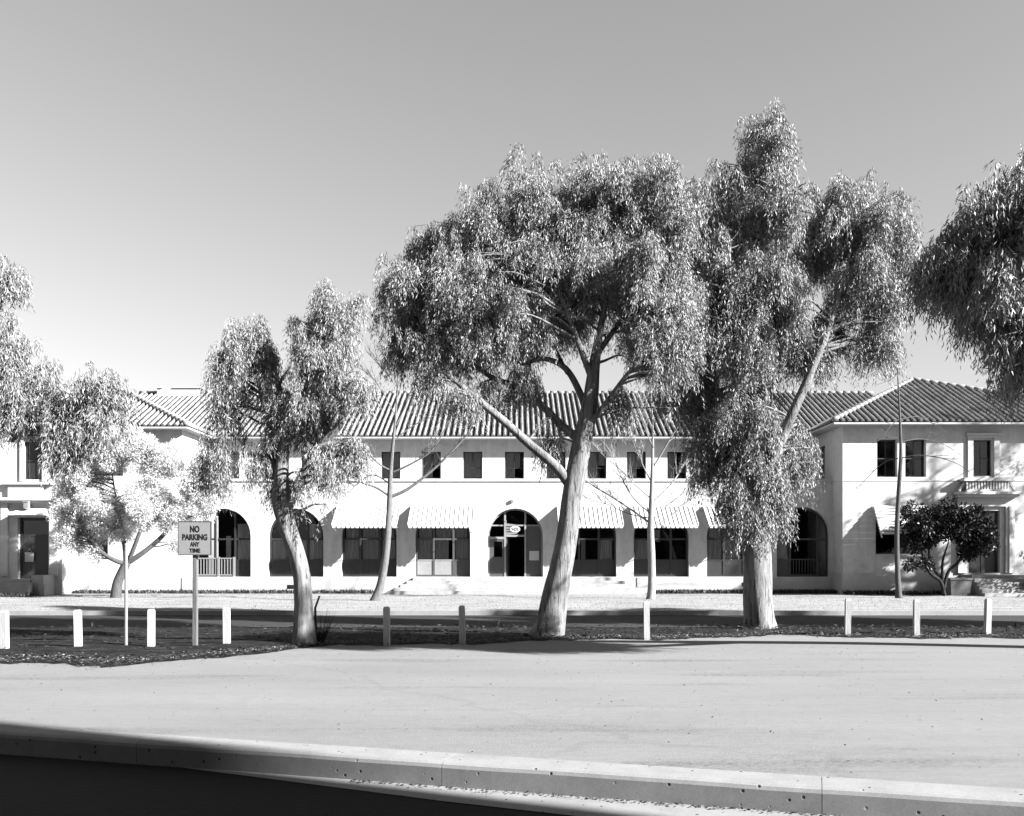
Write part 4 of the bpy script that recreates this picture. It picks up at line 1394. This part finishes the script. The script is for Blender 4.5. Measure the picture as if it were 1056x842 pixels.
blobs = [(948, 540, 25, 26, 0, 1.2), (972, 533, 28, 20, 0, 1.3), (1000, 535, 22, 18, 0, 1.2), (1008, 560, 20, 18, 0, 1.0), (992, 545, 24, 20, 0, 1.3), (1010, 552, 18, 22, 0, 1.0), (960, 555, 22, 14, 0, 1.0, .8), (1000, 570, 14, 10, 0, .7, .7), (938, 560, 12, 12, 0, .6, .6), (940, 583, 8, 7, -.3, .3, .6), (955, 582, 6, 6, -.3, .3, .5)]
C_, R_ = clumps(blobs, D6, (.25, .45), 1.6, .2)
b = MB(); twigs_to_clumps(C_, L, b, 2, .02); b.build('branches', 'dark_bark', t, smooth=True)
fast_mesh('crown', round_crown(C_, R_, 150, (.12, .2), (.06, .1)), 4, 'dark_leaf', t)
# potted box beside the steps
t = thing('planter', (lp(975), 45.6, 0), 'square grey concrete planter standing between the dark tree and the steps', 'planter')
b = MB()
xq, yq = lp(970) , 45.6
b.hexa([(xq - .42, yq - .42, 0), (xq + .42, yq - .42, 0), (xq + .42, yq + .42, 0), (xq - .42, yq + .42, 0), (xq - .5, yq - .5, .75), (xq + .5, yq - .5, .75), (xq + .5, yq + .5, .75), (xq - .5, yq + .5, .75)])
b.box(xq - .54, xq + .54, yq - .54, yq + .54, .752, .83)
b.build('planter_box', 'planter', t)
# shrub right of the door
t = thing('shrub', (lp(1052), 44.5, 0), 'small dark shrub at the right edge beside the entrance steps', 'shrub')
C_ = np.array([[lp(1048) + rng.uniform(-.9, .9) * 1.0, 44.6 + rng.uniform(-.5, .5), rng.uniform(.3, 2.0)] for _ in range(34)]); R_ = rng.uniform(.2, .4, 34)
b = MB()
for k in range(5):
    b.tube(smooth_path([(lp(1052) + .1 * k, 44.5, 0), (lp(1050) + .15 * k, 44.6, .8), (lp(1044) + .3 * k, 44.5, 1.7)], 3), smooth_vals([.04, .03, .01], 3), 5)
b.build('stem', 'dark_bark', t, smooth=True)
fast_mesh('crown', round_crown(C_, R_, 90, (.1, .16), (.04, .07)), 4, 'low_leaf', t)


# ---- bare trees
def bare_tree(label, D, base, trunk, branches, mat, seed, twig=1.0, rs=1.0, name='bare_tree', ntw=18):
    rr = random.Random(seed)
    g = W(base[0], base[1], D); g.z = 0
    t = thing(name, g, label, 'tree', 'bare trees on the lawn')
    tp, tr = limb_pts(trunk, D); tr = [q * rs for q in tr]
    b = MB(); b.tube(tp, tr, 12, .05, seed=seed, flare=3); b.build('trunk', mat, t, smooth=True)
    for sp in branches:
        # add depth spread so the branches stand round the trunk
        dyv = rr.uniform(-1.2, 1.2)
        m = len(sp)
        spec = []
        for i, (px, py, r) in enumerate(sp):
            spec.append((px, py, dyv * i / (m - 1), r))
        a_, r_ = limb_pts(spec, D); r_ = [q * rs for q in r_]
        b = MB(); b.tube(a_, r_, 7, .03, seed=seed + 1); brn = b.build('branch', mat, t, smooth=True)
        tw = MB()
        for k in range(ntw):
            i = rr.randint(int(len(a_) * .3), len(a_) - 2)
            p = a_[i]
            d = (a_[i + 1] - a_[i]).normalized()
            side = Vector((rr.uniform(-.9, .9), rr.uniform(-.9, .9), rr.uniform(.1, 1.3)))
            q = p + (d * .9 + side).normalized() * rr.uniform(.35, 1.2) * twig
            mid = p.lerp(q, .5) + Vector((0, 0, rr.uniform(-.06, .06)))
            tw.tube([p, mid, q], [min(.014, r_[i] * .7), .010, .004], 4, cap=False)
            for _ in range(2):
                q2 = mid + (d * .6 + Vector((rr.uniform(-1, 1), rr.uniform(-1, 1), rr.uniform(-.2, .9)))).normalized() * rr.uniform(.2, .6) * twig
                tw.tube([mid, q2], [.008, .003], 4, cap=False)
        tw.build('twig_spray', mat, brn)
    return t


bare_tree('pale bare tree between the smallest eucalyptus and the awninged arches, trunk slightly leaning', 40.0, (392, 620),
          [(386, 621, 0, .26), (392, 605, 0, .21), (397, 580, 0, .19), (400, 550, 0, .17), (402, 515, 0, .15), (403, 485, 0, .12), (406, 450, 0, .075), (409, 415, 0, .045), (411, 370, 0, .018)],
          [[(402, 513, .09), (420, 505, .085), (440, 490, .075), (462, 470, .06), (482, 448, .045), (497, 428, .02)],
           [(402, 512, .07), (388, 503, .06), (372, 497, .05), (358, 485, .035), (345, 462, .015)],
           [(404, 488, .06), (425, 478, .05), (445, 465, .04), (460, 440, .025), (468, 420, .01)],
           [(404, 486, .05), (390, 478, .04), (375, 462, .03), (362, 450, .012)],
           [(406, 455, .04), (425, 440, .03), (450, 428, .02), (475, 415, .01)],
           [(408, 440, .035), (420, 415, .025), (430, 385, .018), (436, 362, .008)],
           [(408, 430, .03), (395, 405, .022), (382, 388, .012), (368, 378, .006)],
           [(410, 400, .022), (398, 385, .016), (386, 370, .007)],
           [(403, 500, .04), (385, 490, .03), (368, 500, .02), (356, 512, .008)]], 'mid_bark', 11, rs=.8)
bare_tree('whitish bare tree with upswept V branches on the lawn right of the front steps', 41.8, (672, 618),
          [(671, 619, 0, .3), (672, 605, 0, .26), (672, 575, 0, .24), (671, 545, 0, .21), (672, 510, 0, .14), (673, 475, 0, .1), (673, 440, 0, .06), (671, 396, 0, .02)],
          [[(671, 540, .08), (650, 525, .065), (630, 512, .055), (610, 500, .04), (592, 485, .015)],
           [(671, 530, .06), (652, 512, .05), (640, 490, .035), (632, 468, .025), (628, 440, .01)],
           [(672, 515, .05), (655, 500, .04), (640, 485, .03), (622, 470, .012)],
           [(673, 518, .07), (690, 502, .06), (702, 485, .045), (712, 465, .02)],
           [(673, 483, .06), (684, 465, .05), (694, 448, .04), (706, 430, .02), (716, 415, .01)],
           [(673, 500, .045), (662, 478, .035), (652, 455, .025), (644, 432, .01)],
           [(672, 545, .05), (695, 530, .04), (715, 512, .025), (730, 500, .01)],
           [(673, 460, .035), (664, 440, .025), (658, 420, .01)],
           [(672, 538, .04), (690, 520, .03), (712, 505, .02), (735, 498, .008)],
           [(671, 535, .05), (648, 530, .035), (625, 520, .022), (605, 515, .008)]], 'pale_bark', 23, rs=.68)
bare_tree('slender leafless sapling with arching drooping branches in front of the right wing', 42.8, (927, 617),
          [(927, 618, 0, .16), (926, 600, 0, .12), (925, 570, 0, .11), (925, 540, 0, .1), (927, 505, 0, .09), (929, 470, 0, .075), (928, 430, 0, .05), (926, 390, 0, .028), (925, 352, 0, .012)],
          [[(928, 473, .028), (945, 470, .025), (968, 472, .02), (990, 480, .014), (1005, 492, .007)],
           [(929, 456, .024), (950, 453, .02), (972, 458, .015), (992, 470, .007)],
           [(926, 473, .026), (912, 477, .02), (897, 490, .015), (884, 505, .007)],
           [(928, 433, .024), (945, 430, .02), (962, 437, .016), (975, 446, .008)],
           [(928, 432, .02), (918, 440, .015), (910, 452, .007)],
           [(927, 384, .014), (918, 392, .01), (904, 397, .005)],
           [(927, 452, .02), (912, 452, .015), (900, 458, .007)]], 'grey_bark', 31, .7, ntw=2)

# ------------------------------------------------------------------ street furniture
posts = [(5, 671), (81, 670), (156, 669), (234, 667), (399, 666), (477, 664.5), (667, 660), (874, 656), (945, 657), (1018, 656)]
where = ['short white post at the left edge, leftmost of the row',
         'short white post below the left wing corner, second from the left edge',
         'short white post between the thin pole and the no parking sign',
         'short white post just right of the no parking sign',
         'short white post in front of the leaning pale bare tree',
         'short white post left of the broad eucalyptus trunk, in front of the steps',
         'short white post in front of the whitish bare tree right of the broad eucalyptus',
         'short white post first to the right of the tallest eucalyptus',
         'short white post in front of the leafless sapling, second from the right edge',
         'short white post nearest the right edge']
src = None
for (px, py), lb in zip(posts, where):
    D = 1800 / (py - HY)
    x, y = (px - CX) / FPX * D, D
    if src is None:
        src = MB()
        hw = .06
        n1 = src.vs([(x - hw, y - hw, -.1), (x + hw, y - hw, -.1), (x + hw, y + hw, -.1), (x - hw, y + hw, -.1),
                     (x - hw, y - hw, .75), (x + hw, y - hw, .75), (x + hw, y + hw, .75), (x - hw, y + hw, .75),
                     (x - hw * .7, y - hw * .7, .785), (x + hw * .7, y - hw * .7, .785), (x + hw * .7, y + hw * .7, .785), (x - hw * .7, y + hw * .7, .785)])
        for r_ in (0, 4):
            for k in range(4):
                k2 = (k + 1) % 4
                src.f.append((n1 + r_ + k, n1 + r_ + k2, n1 + r_ + 4 + k2, n1 + r_ + 4 + k))
        src.f.append((n1 + 8, n1 + 9, n1 + 10, n1 + 11))
        me_src = src.build('tmp', 'post_paint')
        me = me_src.data
        me.transform(__import__('mathutils').Matrix.Translation((-x, -y, 0)))
        bpy.data.objects.remove(me_src)
        me.name = 'bollard'
        o = bpy.data.objects.new('bollard', me); COL.objects.link(o)
        first = o
    else:
        o = first.copy(); COL.objects.link(o)
    o.location = (x, y, 0)
    o.rotation_euler = (random.uniform(-.02, .02), random.uniform(-.025, .025), random.uniform(-.12, .12))
    o.scale = (1.0 + random.uniform(-.03, .03), 1, 0.98 + (D - 18.7) * .03)
    tag(o, lb, 'bollard', 'short white wooden posts along the verge')

# no parking sign
Ds = 19.3
gx = (201 - CX) / FPX * Ds
t = thing('parking_sign', (gx, Ds, 0), 'square NO PARKING ANY TIME sign on a weathered post by the road', 'sign')
b = MB(); b.box(gx - .036, gx + .036, Ds - .035, Ds + .035, -.1, 2.0); b.build('post', 'rough_post', t)
b = MB(); b.box(gx + .037, gx + .058, Ds - .012, Ds + .012, 0, 1.95); b.build('pipe', 'steel', t)
bx0, bx1 = (185 - CX) / FPX * Ds, (219.3 - CX) / FPX * Ds
bz0, bz1 = CAMH + (HY - 572.5) / FPX * Ds, CAMH + (HY - 538) / FPX * Ds
b = MB(); b.box(bx0, bx1, Ds - .075, Ds - .065, bz0, bz1)
bd_ = b.build('sign_board', 'sign_face', t)
b = MB()
e = .012
for q in ((bx0 - .004, bx1 + .004, bz0 - .004, bz0 + e), (bx0 - .004, bx1 + .004, bz1 - e, bz1 + .004), (bx0 - .004, bx0 + e, bz0 + e, bz1 - e), (bx1 - e, bx1 + .004, bz0 + e, bz1 - e)):
    b.box(q[0], q[1], Ds - .08, Ds - .0755, q[2], q[3])
b.build('sign_border', 'grey_wood', bd_)
mid = (bx0 + bx1) / 2
for txt, zc_, h, wd in (('NO', bz1 - .155, .135, .19), ('PARKING', bz1 - .315, .125, .50), ('ANY', bz1 - .455, .095, .19), ('TIME', bz1 - .58, .085, .22)):
    cu = bpy.data.curves.new('lettering', 'FONT'); cu.body = txt; cu.size = 1; cu.offset = .05; cu.extrude = 0.01
    cu.align_x = 'CENTER'
    tmp = bpy.data.objects.new('tmp', cu); COL.objects.link(tmp)
    dg = bpy.context.evaluated_depsgraph_get()
    me = bpy.data.meshes.new_from_object(tmp.evaluated_get(dg))
    bpy.data.objects.remove(tmp)
    co_ = np.empty(len(me.vertices) * 3); me.vertices.foreach_get('co', co_); co_ = co_.reshape(-1, 3)
    mn, mx = co_.min(0), co_.max(0)
    sc = np.array([wd / (mx[0] - mn[0]), h / (mx[1] - mn[1])])
    new = np.empty_like(co_)
    new[:, 0] = (co_[:, 0] - (mn[0] + mx[0]) / 2) * sc[0] + mid - gx
    new[:, 2] = (co_[:, 1] - (mn[1] + mx[1]) / 2) * sc[1] + zc_
    new[:, 1] = -.0765 - co_[:, 2] * .1
    me.vertices.foreach_set('co', new.ravel()); me.update()
    me.materials.clear(); me.materials.append(MATS['ink'])
    o = bpy.data.objects.new('lettering', me); COL.objects.link(o); o.parent = bd_

# thin pole
Dp = 19.3
px_ = (130 - CX) / FPX * Dp
b = MB(); b.tube([(0, 0, -.1), (0, 0, 2.05)], [.032, .032], 10); b.tube([(0, 0, 2.04), (0, 0, 2.08)], [.038, .03], 10)
o = b.build('metal_pole', 'steel'); o.location = (px_, Dp, 0)
tag(o, 'thin bare grey metal pole left of the no parking sign', 'pole')

# dead stick and weed by the smallest tree
t = thing('dry_weed', W(330, 664, 20.1) + Vector((0, 0, .0)), 'dry twiggy weed with a dark stick at the foot of the smallest eucalyptus', 'weed')
b = MB()
rr = random.Random(5)
g = W(331, 665, 20.1); g.z = 0
for k in range(60):
    a = rr.uniform(0, 6.28); e_ = rr.uniform(.2, .5)
    p1 = g + Vector((math.cos(a) * .1, math.sin(a) * .1, e_ * .5)); p2 = g + Vector((math.cos(a) * rr.uniform(.1, .4), math.sin(a) * .3, rr.uniform(.25, .75)))
    b.tube([g + Vector((0, 0, -.02)), p1, p2], [.005, .004, .002], 4, cap=False)
b.tube([g + Vector((-.1, 0, 0)), g + Vector((-.12, 0, .75)), g + Vector((-.03, 0, 1.0))], [.03, .025, .02], 6)
b.build('stems', 'dark_bark', t)

# unseen building behind the camera: shades the near road, widened to block sky
gd = Vector((math.sin(SUN_AZ), -math.cos(SUN_AZ), 0))
p0 = Vector((-2.42, 9.15, 0))
cor = p0 + gd * 30.0
t = thing('shade_building', (cor.x - 20, cor.y, 0), 'unseen tall plain brick building behind the camera that shades the near road, widened to block sky', 'building')
b = MB(); b.box(cor.x - 46, cor.x, cor.y - 22, cor.y, -.36, 19.5); b.build('shade_building_wall', 'shade_building_brick', t)
b = MB(); b.box(cor.x - 46, cor.x, cor.y - 22, cor.y, 19.5, 19.8); b.build('shade_building_roof', 'soffit', t)
for k in range(9):
    for j in range(4):
        b = MB(); xx = cor.x - 3 - k * 4.8; b.box(xx - .8, xx + .8, cor.y - .02, cor.y + .03, 1.2 + j * 4.4, 3.4 + j * 4.4)
        wn = b.build('window', 'dark_wood', t)
        b = MB(); b.box(xx - .7, xx + .7, cor.y + .031, cor.y + .034, 1.3 + j * 4.4, 3.3 + j * 4.4); b.build('pane', 'glass', wn)

# ------------------------------------------------------------------ stuff: litter, grass, ground cover
def scatter(name, n, fx, fz, size, mat, flat=True, label=''):
    P = np.array([fx() for _ in range(n)])
    m = len(P)
    if flat:
        ax = norm(np.c_[rng.normal(size=(m, 2)), rng.normal(size=m) * .15])
        sd = norm(np.cross(ax, np.array([[0, 0, 1.0]]) + rng.normal(size=(m, 3)) * .3))
    else:
        ax = norm(np.c_[rng.normal(size=(m, 2)) * .45, np.ones(m)])
        sd = norm(np.cross(ax, rng.normal(size=(m, 3))))
    L = rng.uniform(size[0], size[1], m); Wd = L * rng.uniform(size[2], size[3], m)
    o = fast_mesh(name, leaf_quads(P, ax, sd, L, Wd), 4, mat, None)
    tag(o, label, name.replace('_', ' '), kind='stuff')
    return o


def f_yard():
    x = rng.uniform(-12, 13); y = KF(x) + .4 + rng.uniform(0, 1) ** .8 * 13
    while y > edge(x) - .1 or y < KF(x) + .4:
        x = rng.uniform(-12, 13); y = KF(x) + .4 + rng.uniform(0, 1) ** .8 * 13
    return (x, y, .012)


scatter('leaf_litter', 2600, f_yard, 0, (.006, .035, .3, .7), 'debris', True, 'scattered dark leaves and grit on the pale paving')


def f_edge():
    x = rng.uniform(-13, 14); y = edge(x) + rng.normal() * .35 + .1
    return (x, y, .03 + rng.uniform(0, .02))


scatter('fallen_leaves', 7000, f_edge, 0, (.03, .12, .15, .4), 'low_leaf', True, 'dark fallen leaves along the edge of the verge')


def f_gravel():
    x = rng.uniform(-13, 14)
    y = edge(x) + rng.normal() * .3 + (.35 if x < -4 else .05)
    return (x, y, .035 + rng.uniform(0, .02))


scatter('gravel', 9000, f_gravel, 0, (.01, .05, .4, .9), 'gravel_stone', True, 'pale crumbs and broken edging where the paving meets the verge')


def f_verge():
    x = rng.uniform(-15, 16); e = edge(x); y = rng.uniform(e, 25)
    return (x, y, .06)


scatter('leaf_mulch', 7000, f_verge, 0, (.04, .16, .15, .4), 'low_leaf', True, 'mat of fallen strips and leaves under the eucalyptus row')


def f_lawn():
    return (rng.uniform(-30, 32), rng.uniform(32.8, 46.8), 0.0)


scatter('lawn_grass', 26000, f_lawn, 0, (.02, .07, .12, .3), 'grass_blade', False, 'dry short grass on the lawn before the building')


def f_bed():
    if rng.uniform() < .65:
        x = rng.uniform(6.8, 22); y0_ = YA - .1 if x < XR else YW - .1
    else:
        x = rng.uniform(-24, -7); y0_ = YA - .1 if x > BX1 else YW - 2.8
    return (x, y0_ - abs(rng.normal()) * .35, 0.0)


scatter('ground_cover', 9000, f_bed, 0, (.08, .26, .2, .4), 'low_leaf', False, 'low dark planting along the foot of the wall')


def f_kerbfoot():
    x = rng.uniform(-1.5, 5); y = KF(x) - abs(rng.normal()) * .06 - .01
    return (x, y, -.208)


scatter('kerb_grit', 900, f_kerbfoot, 0, (.01, .035, .5, 1.0), 'debris', True, 'grit and crumbs along the foot of the near kerb')
print('objects', len(scene.objects))
